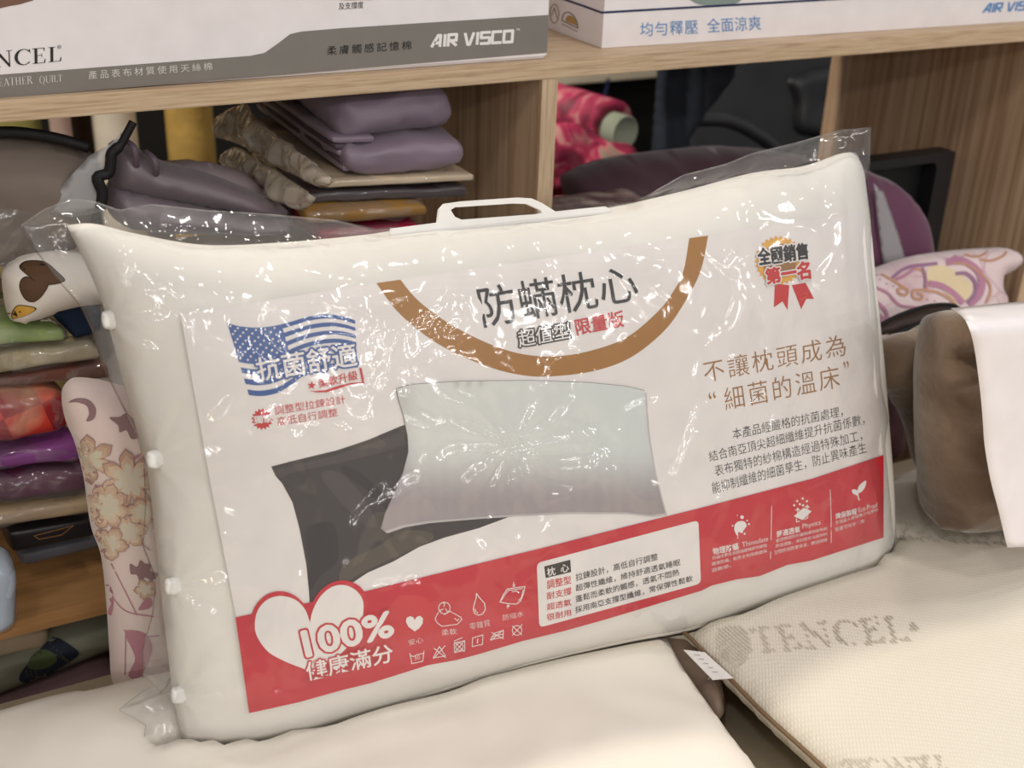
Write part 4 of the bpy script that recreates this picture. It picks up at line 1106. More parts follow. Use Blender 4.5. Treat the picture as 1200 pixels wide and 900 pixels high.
# lavender satin set with straps
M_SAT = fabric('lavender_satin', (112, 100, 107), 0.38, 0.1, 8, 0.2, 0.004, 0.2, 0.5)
t = Thing('satin_bundle', 'folded mauve satin bed cover rolled up beside the black piping', 'bedding')
Fq = FY(0.07)
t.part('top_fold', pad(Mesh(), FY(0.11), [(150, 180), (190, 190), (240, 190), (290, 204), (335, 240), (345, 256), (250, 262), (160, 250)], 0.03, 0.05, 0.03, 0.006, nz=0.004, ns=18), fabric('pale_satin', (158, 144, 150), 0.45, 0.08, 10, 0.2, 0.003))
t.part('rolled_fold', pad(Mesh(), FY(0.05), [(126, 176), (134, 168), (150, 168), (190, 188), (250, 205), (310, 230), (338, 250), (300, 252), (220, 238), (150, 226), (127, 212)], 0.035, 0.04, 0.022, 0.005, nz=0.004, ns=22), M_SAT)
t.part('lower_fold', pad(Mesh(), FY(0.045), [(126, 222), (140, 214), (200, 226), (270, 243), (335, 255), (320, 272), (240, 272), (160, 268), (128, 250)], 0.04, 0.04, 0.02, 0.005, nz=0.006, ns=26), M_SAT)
for (a, b, c, d) in (((146, 164), (158, 174), (160, 200), (157, 208)), ((170, 177), (182, 188), (183, 208), (180, 217))):
    t.part('strap', tube(Mesh(), [atY(*p, y) for p, y in zip(catmull([a, b, c, d], False, 5), [0.05 - 0.036 * math.sin(math.pi * min(1, 0.15 + i / 18)) for i in range(16)])], 0.0035, 8, flat=0.5), fabric('mauve_strap', (96, 82, 92), 0.5))
t.build()
# folded parcels in the middle of the compartment
def parcel(name, label, cat, quad, Y, depth, m_, wrapped=False, group=None, pname='contents', **kw):
    t = Thing(name, label, cat, group)
    k = t.part(pname if wrapped else name, softbox(Mesh(), quad, Y, depth, **kw), m_)
    if wrapped: wrap(t, k, (quad, Y, depth), kw)
    return t
M_PUR = fabric('plum_sheet', (138, 122, 138), 0.45, 0.08, 9, 0.35, 0.006, 0.1, 0.5)
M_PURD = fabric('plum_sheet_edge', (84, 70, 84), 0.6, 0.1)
t = Thing('folded_sheet', 'thick plum satin sheet folded in layers on top of parcel stack', 'bedding')
t.part('upper_fold', softbox(Mesh(), [(392, 112), (528, 102), (548, 158), (400, 163)], 0.05, 0.3, r=0.42, n=22, bulge=0.006, nz=0.011, ns=14, seed=3, shift=(-0.01, 0)), M_PUR)
t.part('lower_fold', softbox(Mesh(), [(403, 168), (548, 162), (546, 197), (404, 205)], 0.035, 0.3, r=0.42, n=22, bulge=0.004, nz=0.006, ns=18, seed=5, shift=(0, 0)), M_PUR)
for i in range(5):
    b = i / 5
    y0 = 160 + 8.3 * i
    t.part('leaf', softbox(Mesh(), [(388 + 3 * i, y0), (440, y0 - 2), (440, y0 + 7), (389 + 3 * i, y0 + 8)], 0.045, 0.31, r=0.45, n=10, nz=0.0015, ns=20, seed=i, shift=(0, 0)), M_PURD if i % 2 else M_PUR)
t.build()
M_CREAM = fabric('cream_wrapping', (206, 186, 158), 0.5, 0.12)
t = parcel('cream_parcel', 'thin cream parcel in crinkled plastic directly under the plum sheet', 'parcel', [(380, 212), (556, 204), (556, 212), (382, 221)], 0.03, 0.3, M_CREAM, True, r=0.35, n=14, shift=(-0.01, 0))
# loose plastic tail hanging at its side
def FX(X): return Frame((X, 0, 0), (0, -1, 0), (0, 0, 1), (-1, 0, 0))
M_MILK = film('milky_wrap', (0.93, 0.86, 0.76), 0.32, 0.9, 34, 0.08, 0.10, 0.8, (0.92, 0.84, 0.72))
tail = pad(Mesh(), FX(0.402), [(254, 142), (272, 126), (290, 123), (300, 138), (345, 174), (388, 208), (390, 214), (376, 220), (350, 208), (320, 192), (290, 174), (262, 160)], 0.012, 0.004, 0.02, 0.004, nz=0.012, ns=26, soft=True)
t.part('wrap_end', tail, M_MILK, label='crumpled clear plastic end'); t.build()
M_DBR = fabric('dark_plum_brown', (58, 44, 48), 0.55, 0.12)
t = parcel('brown_sheet_set', 'dark brown wrapped sheet set between cream and mustard parcels', 'parcel', [(362, 226), (547, 218), (547, 231), (364, 238)], 0.035, 0.26, M_DBR, True, r=0.35, n=14, shift=(0, 0))
tail = pad(Mesh(), FX(0.385), [(263, 182), (276, 172), (300, 186), (348, 216), (366, 232), (356, 246), (335, 240), (300, 212), (272, 198)], 0.010, 0.004, 0.02, 0.004, nz=0.012, ns=26, seed=4)
t.part('wrap_end', tail, M_MILK, label='crumpled clear plastic end'); t.build()
M_MUS = fabric('mustard', (148, 110, 56), 0.5, 0.12, 20, 0.25)
t = parcel('mustard_parcel', 'mustard brown wrapped blanket parcel near the white handle', 'parcel', [(356, 247), (500, 241), (502, 256), (358, 265)], 0.015, 0.26, M_MUS, True, r=0.42, n=14, nz=0.003, shift=(0.02, 0)); t.build()
M_CRIM = fabric('crimson', (158, 24, 62), 0.5, 0.2)
t = parcel('crimson_parcel', 'crimson wrapped parcel at bottom of stack behind the white handle', 'parcel', [(372, 271), (496, 263), (500, 285), (376, 293)], 0.012, 0.25, M_CRIM, True, r=0.4, n=12, nz=0.002, shift=(0.0, 0)); t.build()
# storage bag that carries the stack, hidden by the pillow in front
q = [(0.17, 0.02, ZW - 0.245), (0.66, 0.02, ZW - 0.245), (0.66, 0.02, ZL + 0.001), (0.17, 0.02, ZL + 0.001)]
t = Thing('quilt_bag', 'white quilted storage bag carrying the parcel stack behind the bagged pillow', 'bag')
t.part('quilt_bag', softbox(Mesh(), q, 0, 0.33, r=0.3, n=14), M_PIL); t.build()

# the tall pile at the left end
def pile(name, label, cat, quad, Y, depth, m_, wrapped, **kw):
    kw.setdefault('n', 14); kw.setdefault('r', 0.4); kw.setdefault('shift', (-0.02, 0))
    t = parcel(name, label, cat, quad, Y, depth, m_, wrapped, **kw); return t
def goose():
    m_, nt, b = nodes('goose_white'); 
    b.inputs['Base Color'].default_value = (*lin((222, 214, 204)), 1); b.inputs['Roughness'].default_value = 0.8
    return m_
t = Thing('printed_cushion', 'white cushion with brown spots and yellow beak print on left pile', 'cushion')
gc = pad(Mesh(), FY(0.02), [(2, 330), (8, 314), (30, 300), (70, 296), (115, 305), (135, 330), (130, 352), (95, 356), (60, 366), (40, 374), (12, 374)], 0.035, 0.06, 0.03, 0.006)
kg = t.part('cushion', gc, goose())
BG = BVHTree.FromPolygons(gc.v, gc.f)
def hitter(B, Y):
    def h(x, y, lv):
        r = B.ray_cast(Vector(EYE), Vector(ray(x, y)).normalized())
        if r[0] is None: return None
        return np.array(r[0][:]) + np.array([0, -0.0006 - 0.0004 * lv, 0])
    return h
g = Print(hitter(BG, 0.02), np.array([0, -1, 0.]))
z2 = lambda P: [(x / 5, 280 + y / 5) for x, y in P]
M_BR2 = plain('print_brown', (84, 56, 32), 0.7); M_OUT = plain('print_outline', (28, 20, 18), 0.7); M_YEL = plain('print_yellow', (206, 158, 66), 0.7); M_RED2 = plain('print_red', (150, 40, 34), 0.7)
for P in ([(120, 165), (160, 130), (260, 135), (330, 190), (372, 240), (300, 262), (230, 258), (170, 215)], [(118, 290), (125, 240), (160, 222), (215, 250), (276, 262), (250, 320), (200, 362), (150, 350)]):
    c = np.mean(P, 0); big = [c + (np.array(p) - c) * 1.07 for p in P]
    g.poly([z2(big)], M_OUT, 1, 4, soft=True); g.poly([z2(P)], M_BR2, 2, 4, soft=True)
P = [(72, 430), (100, 392), (150, 392), (205, 408), (160, 440), (100, 460), (75, 462)]
c = np.mean(P, 0); g.poly([z2([c + (np.array(p) - c) * 1.1 for p in P])], M_OUT, 1, 4, soft=True); g.poly([z2(P)], M_YEL, 2, 4, soft=True)
g.poly([z2(circ(115, 424, 5, 5, 10))], M_OUT, 3, 9); g.poly([z2([(36, 432), (70, 436), (74, 462), (42, 468)])], M_RED2, 2, 4, soft=True)
t.part('print', g.mesh, g.cols, parent=kg, smooth=False); t.build()
t = Thing('navy_cloth', 'navy blue cloth corner hanging below the printed cushion', 'cloth')
t.part('navy_cloth', pad(Mesh(), FY(0.03), [(48, 362), (72, 356), (100, 346), (118, 350), (118, 386), (104, 393), (88, 396), (76, 384), (62, 370)], 0.008, 0.012, 0.01, 0.004, nz=0.003, ns=40, soft=False), fabric('navy', (24, 40, 66), 0.8)); t.build()
M_GRN = fabric('green_fleece', (126, 152, 82), 0.7, 0.15, 30, 0.4, c2=(176, 186, 140), vscale=14)
pile('green_parcel', 'small green parcel in clear plastic on left pile', 'parcel', [(-30, 386), (76, 384), (82, 400), (-30, 410)], 0.012, 0.12, M_GRN, True, nz=0.002).build()
M_KNIT = fabric('beige_knit', (190, 178, 150), 0.85, 0.15, 60, 0.6, c2=(146, 132, 104), vscale=20)
pile('beige_parcel', 'beige knitted throw in clear plastic under the green parcel', 'parcel', [(-30, 416), (112, 402), (122, 422), (-30, 444)], 0.018, 0.22, M_KNIT, True, nz=0.003).build()
M_BRW = fabric('brown_red', (110, 68, 56), 0.6, 0.2)
pile('brown_parcel', 'thin brown parcel between beige throw and red checked fleece', 'parcel', [(-30, 447), (124, 424), (130, 444), (-30, 456)], 0.024, 0.22, M_BRW, True, nz=0.002).build()
def plaid():
    m_, nt, b = nodes('red_check')
    co = objco(nt, (1, 1, 1), (0, 0.25, 0))
    c1 = N(nt, 'ShaderNodeTexChecker', Scale=26.0); nt.links.new(co, c1.inputs['Vector'])
    c1.inputs['Color1'].default_value = (*lin((204, 52, 40)), 1); c1.inputs['Color2'].default_value = (*lin((150, 24, 30)), 1)
    w = N(nt, 'ShaderNodeTexNoise', Scale=14.0); nt.links.new(co, w.inputs['Vector'])
    mx = N(nt, 'ShaderNodeMixRGB'); nt.links.new(c1.outputs['Color'], mx.inputs[1]); mx.inputs[2].default_value = (*lin((226, 176, 140)), 1)
    mr = N(nt, 'ShaderNodeMapRange'); mr.inputs['From Min'].default_value = 0.52; mr.inputs['From Max'].default_value = 0.68
    nt.links.new(w.outputs['Fac'], mr.inputs['Value']); nt.links.new(mr.outputs[0], mx.inputs[0])
    nt.links.new(mx.outputs[0], b.inputs['Base Color']); b.inputs['Roughness'].default_value = 0.7
    return m_
pile('red_fleece', 'red checked fleece in clear plastic on left pile', 'parcel', [(-30, 461), (84, 462), (92, 511), (-30, 528)], 0.012, 0.22, plaid(), True, nz=0.004, n=18).build()
M_VIO = fabric('violet_fleece', (132, 68, 132), 0.5, 0.3, 25, 0.4)
pile('violet_parcel', 'violet fleece in clear plastic under the red checked fleece', 'parcel', [(-30, 537), (92, 518), (100, 541), (-30, 553)], 0.016, 0.22, M_VIO, True, nz=0.003).build()
M_MAG = fabric('dark_magenta', (92, 38, 68), 0.5, 0.3, 14, 0.3, c2=(54, 30, 40))
pile('plum_parcel', 'dark magenta wrapped parcel beneath the violet fleece', 'parcel', [(-30, 562), (106, 550), (110, 579), (-30, 598)], 0.014, 0.22, M_MAG, True, nz=0.003).build()
M_TAN = fabric('tan_wrap', (170, 146, 116), 0.6, 0.15)
pile('tan_parcel', 'thin tan parcel near the bottom of left pile', 'parcel', [(-30, 604), (112, 586), (114, 602), (-30, 622)], 0.012, 0.22, M_TAN, True, nz=0.002).build()
t = pile('black_parcel', 'flat black parcel with pale printed frame at bottom of left pile', 'parcel', [(8, 624), (114, 606), (117, 628), (14, 650)], 0.03, 0.2, plain('black_pack', (34, 30, 32), 0.4), False, r=0.25)
FR_ = Print(lambda x, y, lv: atY(x, y, 0.0295 - 0.0003 * lv), np.array([0, -1, 0.]))
FR_.line([(40, 628), (86, 616), (72, 627), (46, 632)], 0.8, C_BR, 1, True)
t.part('print', FR_.mesh, FR_.cols, smooth=False); t.build()
pile('grey_parcel', 'thin slate grey parcel lying on the middle board at left', 'parcel', [(22, 650), (117, 629), (121, 642), (26, 666)], 0.045, 0.2, fabric('slate', (92, 90, 96), 0.5), False, r=0.4).build()
t = Thing('blue_parcel', 'pale blue glossy parcel hanging over the middle board edge', 'parcel')
kq = ([(-40, 660), (17, 664), (22, 742), (-40, 756)], -0.055, 0.05)
k = t.part('contents', softbox(Mesh(), *kq, r=0.35, n=16, nz=0.004, ns=20), fabric('pale_blue', (186, 198, 212), 0.3, 0.06))
wrap(t, k, kq, dict(r=0.35, n=16)); t.build()
# textiles in the compartment below
pile('orange_cloth', 'folded orange cloth directly beneath the middle board', 'cloth', [(28, 726), (150, 700), (150, 716), (40, 742)], 0.05, 0.25, fabric('orange', (176, 104, 42), 0.8), False).build()
M_SAGE = fabric('sage', (128, 128, 112), 0.85, 0.12)
pile('ivory_towel', 'ivory folded towel under the pale blue parcel', 'towel', [(-40, 752), (60, 738), (60, 760), (-40, 780)], 0.03, 0.25, fabric('ivory', (176, 156, 130), 0.85, 0.12), False, nz=0.003).build()
t = Thing('patterned_cloth', 'sage cloth with navy and green striped leaf print below board', 'cloth')
qd = [(-40, 794), (150, 726), (150, 762), (-40, 838)]
sm_ = softbox(Mesh(), qd, 0.02, 0.24, r=0.4, n=16)
k = t.part('cloth', sm_, M_SAGE)
BS = BVHTree.FromPolygons([tuple(p) for p in sm_.v], sm_.f)
g = Print(hitter(BS, 0.02), np.array([0, -1, 0.]))
z3 = lambda P: [(x / 5, 700 + y / 5) for x, y in P]
M_NV2 = plain('print_navy', (28, 36, 52), 0.8); M_GR2 = plain('print_green', (74, 86, 52), 0.8)
g.poly([z3([(110, 470), (150, 400), (280, 250), (340, 235), (430, 290), (460, 330), (400, 380), (250, 470), (150, 500)])], M_NV2, 1, 4, soft=True)
g.poly([z3([(160, 400), (190, 330), (250, 300), (320, 330), (330, 370), (270, 410), (200, 420)])], M_GR2, 2, 4, soft=True)
for i in range(6): g.line(z3([(290 + i * 20, 265 + i * 18), (330 + i * 16, 335 + i * 10)]), 1.0, C_D4, 3)
for i in range(5): g.line(z3([(150 + i * 28, 420 + i * 2), (160 + i * 28, 462 + i * 2)]), 1.0, C_D4, 3)
t.part('print', g.mesh, g.cols, parent=k, smooth=False); t.build()
pile('mauve_cloth', 'mauve folded cloth lying lowest in gap behind the white pillow', 'cloth', [(-40, 850), (150, 776), (150, 870), (-40, 940)], 0.0, 0.3, fabric('mauve', (112, 88, 90), 0.85, 0.15), False, nz=0.004, n=18).build()
# floral cushion standing in front of the pile
def floral(name, base, c1, c2, line, sc, dist):
    m_, nt, b = nodes(name)
    co = objco(nt)
    n0 = N(nt, 'ShaderNodeTexNoise', Scale=sc * 0.7, Detail=1.0); nt.links.new(co, n0.inputs['Vector'])
    mv = N(nt, 'ShaderNodeVectorMath', operation='MULTIPLY_ADD'); nt.links.new(n0.outputs['Color'], mv.inputs[0]); mv.inputs[1].default_value = (dist,) * 3; nt.links.new(co, mv.inputs[2])
    vo = N(nt, 'ShaderNodeTexVoronoi', Scale=sc, feature='SMOOTH_F1'); nt.links.new(mv.outputs[0], vo.inputs['Vector'])
    col = ramp(nt, vo.outputs['Distance'], [(0.0, c2), (0.22, c1), (0.40, base), (0.9, base)])
    ve = N(nt, 'ShaderNodeTexVoronoi', Scale=sc * 1.25, feature='DISTANCE_TO_EDGE'); nt.links.new(mv.outputs[0], ve.inputs['Vector'])
    w = N(nt, 'ShaderNodeTexNoise', Scale=sc * 0.55); nt.links.new(co, w.inputs['Vector'])
    lt = N(nt, 'ShaderNodeMapRange'); lt.inputs['From Min'].default_value = 0.0; lt.inputs['From Max'].default_value = 0.035; lt.inputs['To Min'].default_value = 0.75; lt.inputs['To Max'].default_value = 0.0
    nt.links.new(ve.outputs['Distance'], lt.inputs['Value'])
    mr = N(nt, 'ShaderNodeMapRange'); mr.inputs['From Min'].default_value = 0.42; mr.inputs['From Max'].default_value = 0.56; nt.links.new(w.outputs['Fac'], mr.inputs['Value'])
    mu = N(nt, 'ShaderNodeMath', operation='MULTIPLY'); nt.links.new(lt.outputs[0], mu.inputs[0]); nt.links.new(mr.outputs[0], mu.inputs[1])
    mx = N(nt, 'ShaderNodeMixRGB'); nt.links.new(mu.outputs[0], mx.inputs[0]); nt.links.new(col, mx.inputs[1]); mx.inputs[2].default_value = (*lin(line), 1)
    nt.links.new(mx.outputs[0], b.inputs['Base Color']); b.inputs['Roughness'].default_value = 0.95; b.inputs['Sheen Weight'].default_value = 0.3; b.inputs['Specular IOR Level'].default_value = 0.1
    return m_
t = Thing('floral_cushion', 'tall pale pink fleece cushion with beige flowers left of bagged pillow', 'cushion')
fcm = pad(Mesh(), FL(135, 800, -0.135, 4), [(72, 462), (78, 448), (92, 442), (130, 448), (190, 470), (220, 520), (236, 640), (236, 740), (232, 800), (180, 808), (150, 806), (132, 800), (128, 760), (124, 700), (118, 650), (106, 615), (98, 560), (88, 520), (76, 490)], 0.03, 0.03, 0.035, 0.008, nz=0.002)
kfc = t.part('cushion', fcm, fabric('pink_fleece', (230, 208, 205), 0.95, 0.06, 50, 0.3, 0.001, 0.3, 0.1, c2=(222, 204, 194)))
BF = BVHTree.FromPolygons([tuple(p) for p in fcm.v], fcm.f)
g = Print(hitter(BF, -0.1), np.array([0, -1, 0.]))
zz = lambda P: [(x / 5, 430 + y / 5) for x, y in P]
zy = lambda P: [(x / 5, 560 + y / 5) for x, y in P]
M_PET = fabric('petal_beige', (222, 202, 176), 0.95, 0.1, 60, 0.1, 0.001, 0.2, 0.1, c2=(200, 168, 146), vscale=34); M_PET2 = fabric('petal_tan', (212, 184, 156), 0.95, 0.1, 60, 0.1, 0.001, 0.2, 0.1, c2=(178, 142, 124), vscale=30); M_PED = plain('petal_edge', (176, 140, 138), 0.9, 0.1); M_PEW = plain('petal_ivory', (214, 204, 184), 0.9, 0.1); M_LEAF = plain('leaf_taupe', (150, 122, 124), 0.9, 0.1); M_ROS = plain('rose_pink', (188, 136, 146), 0.9, 0.1)
def flower(cx, cy, r, n, m_, ang=0.0, lobes=0.22, lv=2, sq=0.9):
    P = [(cx + r * (1 - lobes * (1 - abs(math.cos(n * t / 2))) + 0.05 * math.cos(3 * n * t)) * math.cos(t + ang), cy + sq * r * (1 - lobes * (1 - abs(math.cos(n * t / 2))) + 0.05 * math.cos(3 * n * t)) * math.sin(t + ang)) for t in np.linspace(0, 2 * math.pi, 8 * n, endpoint=False)]
    c = np.array([cx, cy])
    for k, (q, mm) in enumerate(((1.06, M_PED), (1.0, M_PET2), (0.84, M_PET), (0.6, M_PEW))): g.poly([[c + (np.array(p) - c) * q for p in P]], mm, lv + 0.45 * k, 5)
flower(104, 538, 30, 6, M_PET, 0.45, 0.45, 1); flower(151, 562, 34, 7, M_PET2, 0.1, 0.42, 3, 1.0); flower(124, 592, 26, 8, M_PEW, 0.3, 0.25, 5, 1.0); flower(166, 598, 18, 6, M_PEW, 0.2, 0.25, 5)
flower(150, 622, 22, 6, M_PET2, 0.9, 0.3, 1); flower(128, 636, 21, 5, M_PET, 0.2, 0.32, 3)
for P in (zz([(400, 205), (450, 180), (520, 190), (560, 240), (550, 300), (505, 315), (520, 270), (505, 225), (450, 205)]), zz([(640, 295), (700, 290), (740, 270), (800, 330), (830, 400), (770, 420), (740, 370), (700, 380), (690, 340)]),
          zy([(760, 500), (800, 520), (820, 480), (845, 500), (880, 505), (880, 545), (925, 560), (890, 600), (850, 580), (820, 610), (800, 565), (765, 560)])):
    g.poly([P], M_LEAF, 1, 5, soft=True)
for P in (zy([(810, 770), (840, 720), (880, 700), (890, 740), (860, 765)]), zy([(615, 630), (650, 640), (665, 720), (650, 800), (625, 770)]), zz([(735, 555), (790, 520), (825, 505), (820, 520), (780, 545)]), [(146, 740), (170, 742), (178, 760), (170, 782), (160, 796), (150, 790), (158, 770)]):
    g.poly([P], M_ROS, 1, 5, soft=True)
for P in ([(130, 660), (150, 700), (160, 720)], [(132, 700), (148, 716), (180, 722)], [(145, 738), (172, 745), (186, 744)], [(147, 745), (146, 790)], [(160, 750), (159, 785)], [(155, 628), (165, 636), (175, 644)]): g.line(catmull(P, False, 5), 1.3, M_ROS, 1)
flower(170, 690, 13, 5, M_PET, 0.5, 0.35, 1)
t.part('print', g.mesh, g.cols, parent=kfc, smooth=False); t.build()

#==BEHIND==
# wrapped rolls standing behind the shelf
def roll(px, py, w, Y, m_, label, topz=None):
    c = atY(px, py, Y); e = atY(px + w / 2, py, Y); r = np.linalg.norm(e - c)
    t = Thing('fabric_roll', label, 'roll', 'fabric rolls standing behind the shelf')
    h = ZW + 0.12
    b = Mesh(); prof_ = [(r * 0.96, 0), (r, 0.01), (r, 0.4), (r * 1.03, 0.6), (r, h - 0.01), (r * 0.95, h), (r * 0.35, h)]
    n = 24; vs = [(c[0] + q * math.cos(2 * math.pi * i / n), Y + 0.1 + q * math.sin(2 * math.pi * i / n), z) for q, z in prof_ for i in range(n)]
    fs = [(k * n + i, k * n + (i + 1) % n, (k + 1) * n + (i + 1) % n, (k + 1) * n + i) for k in range(len(prof_) - 1) for i in range(n)]
    b.add(vs, fs + [tuple(range(n))[::-1]]); t.part('fabric', b, m_)
    cb = Mesh(); tube(cb, [(c[0], Y + 0.1, h - 0.02), (c[0], Y + 0.1, h + 0.03)], r * 0.36, 16); t.part('core', cb, M_CREAM)
    t.build()
M_GOLD = fabric('gold_foil', (206, 170, 92), 0.3, 0.25, 14, 0.5, 0.01, 0, 0.6)
roll(20, 150, 76, 0.85, fabric('straw_cloth', (212, 186, 128), 0.5, 0.2, c2=(150, 150, 84), vscale=9), 'straw yellow fabric roll standing behind shelf, far left')
roll(82, 150, 26, 0.8, fabric('rose_grey_cloth', (196, 170, 160), 0.6), 'thin rose grey fabric roll behind shelf beside the straw one')
roll(108, 150, 26, 0.95, fabric('umber_cloth', (66, 44, 30), 0.6), 'dark umber fabric roll behind shelf beside the rose grey one')
roll(148, 150, 52, 0.82, fabric('white_satin', (240, 230, 214), 0.4), 'shiny white fabric roll behind shelf above the black piping tip')
roll(240, 150, 56, 0.78, M_GOLD, 'gold foil fabric roll behind shelf beside the plum sheet')

#==RIGHT==
# flat parcels on the board, under the long cushion
M_PAT = fabric('patterned_pack', (232, 216, 208), 0.35, 0.2, 20, 0.3, c2=(150, 112, 116), vscale=38)
q = [(0.70, 0.015, ZW - 0.30), (1.0, 0.015, ZW - 0.30), (1.0, 0.015, ZL + 0.001), (0.70, 0.015, ZL + 0.001)]
t = Thing('blanket_box', 'beige blanket pack on middle board carrying the patterned packs', 'parcel')
t.part('blanket_box', softbox(Mesh(), q, 0, 0.19, r=0.2, n=12), M_TAN); t.build()
def pack(name, label, za, zb, x0, x1, y0, dep, m_, sx=0.0):
    q = [(x0, y0, zb), (x1, y0, zb), (x1, y0, za), (x0, y0, za)]
    t = Thing(name, label, 'parcel', 'flat packs right of the divider')
    k = t.part('contents', softbox(Mesh(), q, 0, dep, r=0.35, n=14, nz=0.0015, ns=30), m_); wrap(t, k, (q, 0, dep), dict(r=0.35, n=14)); t.build()
zt = ZW - 0.298
pack('flat_pack', 'lower flat tan pack right of divider, beneath the patterned pack', zt, zt + 0.03, 0.705, 0.95, 0.02, 0.18, M_TAN)
pack('flat_pack', 'flat patterned pack in shiny plastic beside the divider', zt + 0.033, zt + 0.075, 0.705, 0.93, 0.03, 0.17, M_PAT)
# long plum cushion behind
M_PLUM = fabric('plum_velvet', (98, 70, 82), 0.6, 0.15, 20, 0.2, 0.002, 0.3)
t = Thing('bolster', 'long dark plum bolster lying behind top of bagged pillow', 'cushion')
def pleat(a, b, p): return 0.006 * math.sin(a * 90 + b * 40) * max(0, 1 - abs(a - 1.05) * 5)
t.part('bolster', pad(Mesh(), FY(0.3), [(664, 214), (690, 196), (730, 184), (790, 176), (850, 172), (905, 176), (950, 186), (975, 205), (980, 240), (940, 262), (840, 262), (740, 258), (680, 245)], 0.07, 0.07, 0.06, 0.009, nz=0.005, ns=12, wr=pleat), M_PLUM)
t.build()
t = Thing('spare_blanket', 'folded grey blanket under the plum bolster behind bagged pillow', 'blanket')
zbl = atY(840, 262, 0.3)[2] - 0.004
zbl -= 0.012
q = [(0.86, 0.215, zbl), (1.34, 0.215, zbl), (1.34, 0.215, ZL + 0.001), (0.86, 0.215, ZL + 0.001)]
t.part('spare_blanket', softbox(Mesh(), q, 0, 0.17, r=0.2, n=12), M_GREY); t.build()
# table and pink roll behind the shelf
rc = atY(733, 156, 0.62); rr_ = 0.028
axis = np.array([-0.42, -0.06, -0.005]); axis /= np.linalg.norm(axis)
rz = rc[2] - 0.07
t = Thing('side_table', 'low dark table behind the shelf under the pink fabric roll', 'table')
t.part('tabletop', bev_box(Mesh(), rc[0] - 0.42, rc[0] + 0.06, 0.42, 1.0, rz - 0.025, rz, 0.003), plain('dark_wood', (60, 46, 38), 0.5), smooth=False)
for (lx, ly) in ((rc[0] - 0.39, 0.45), (rc[0] + 0.03, 0.45), (rc[0] - 0.39, 0.97), (rc[0] + 0.03, 0.97)):
    t.part('leg', bev_box(Mesh(), lx - 0.018, lx + 0.018, ly - 0.018, ly + 0.018, 0, rz - 0.025, 0.002), plain('dark_wood', (60, 46, 38), 0.5), smooth=False)
t.build()
def pinkm():
    m_, nt, b = nodes('pink_print')
    n0 = N(nt, 'ShaderNodeTexNoise', Scale=16.0, Detail=2.0, Distortion=1.2); nt.links.new(objco(nt), n0.inputs['Vector'])
    nt.links.new(ramp(nt, n0.outputs['Fac'], [(0.36, (120, 30, 56)), (0.5, (190, 50, 92)), (0.58, (206, 130, 132)), (0.7, (170, 150, 132))]), b.inputs['Base Color']); b.inputs['Roughness'].default_value = 0.6
    return m_
M_PINK = pinkm()
t = Thing('pink_roll', 'pink printed fabric on hollow pale cardboard tube behind the shelf', 'roll')
def hollow(mesh, c, ax, L, ro, ri, n=28):
    a = np.cross(ax, [0, 0, 1.0]); a /= np.linalg.norm(a); b = np.cross(ax, a); vs = []
    for (q, s) in ((ro, 0), (ri, 0), (ri, L), (ro, L)):
        for i in range(n):
            g_ = 2 * math.pi * i / n; vs.append(c + ax * s + q * (math.cos(g_) * a + math.sin(g_) * b))
    fs = [((k * n + i), (k * n + (i + 1) % n), (((k + 1) % 4) * n + (i + 1) % n), (((k + 1) % 4) * n + i)) for k in range(4) for i in range(n)]
    return mesh.add(vs, fs)
ax2 = np.array([-0.2, 0.97, 0.0]); ax2 /= np.linalg.norm(ax2)
t.part('tube', hollow(Mesh(), rc, ax2, 0.3, 0.031, 0.0255), fabric('pale_card_tube', (176, 182, 162), 0.7))
t.part('fabric', hollow(Mesh(), rc + ax2 * 0.035, ax2, 0.26, 0.052, 0.032), M_PINK)
t.part('fabric_end', pad(Mesh(), FL(700, 175, 0.54, 30), [(640, 150), (680, 146), (712, 165), (742, 172), (752, 215), (700, 232), (630, 225)], 0.02, 0.012, 0.03, 0.01, nz=0.012, ns=20), M_PINK)
t.build()
# blue cord hanging from the back rail
t = Thing('cord', 'thin blue cord hanging from pale counter behind right compartment', 'cord')
t.part('cord', tube(Mesh(), [atY(x, y, 1.23) for x, y in catmull([(713, 92), (710, 108), (704, 124), (699, 142), (698, 158), (701, 172), (703, 188), (706, 215)], False, 6)], 0.0045, 8), fabric('blue_cord', (38, 40, 84), 0.6)); t.build()
# office chair with a jacket over it
M_LEA = fabric('black_leather', (27, 28, 31), 0.45, 0.1, 60, 0.2, 0.001, 0, 0.5)
M_PLA = plain('black_plastic', (42, 42, 46), 0.4)
t = Thing('office_chair', 'black leather office chair with curved armrest behind the shelf', 'chair')
CY = 0.95
fb_ = FL(880, 140, CY, 10)
t.part('backrest', pad(Mesh(), fb_, [(782, 10), (830, -10), (980, -20), (1010, 20), (1010, 150), (985, 240), (800, 250), (778, 150)], 0.05, 0.04, 0.06, 0.02, nz=0.004, ns=6), M_LEA)
t.part('back_cushion', pad(Mesh(), fb_, [(905, 85), (985, 70), (1000, 140), (985, 165), (915, 160), (908, 120)], 0.068, 0.0, 0.03, 0.012, nz=0.003, ns=8), M_LEA)
bx, by, bz = atY(880, 240, CY)
t.part('seat', pad(Mesh(), FZ(bz - 0.05), [(bx - 0.27, CY - 0.42), (bx + 0.27, CY - 0.42), (bx + 0.26, CY + 0.03), (bx - 0.26, CY + 0.03)], 0.05, 0.05, 0.06, 0.03, px=False), M_LEA)
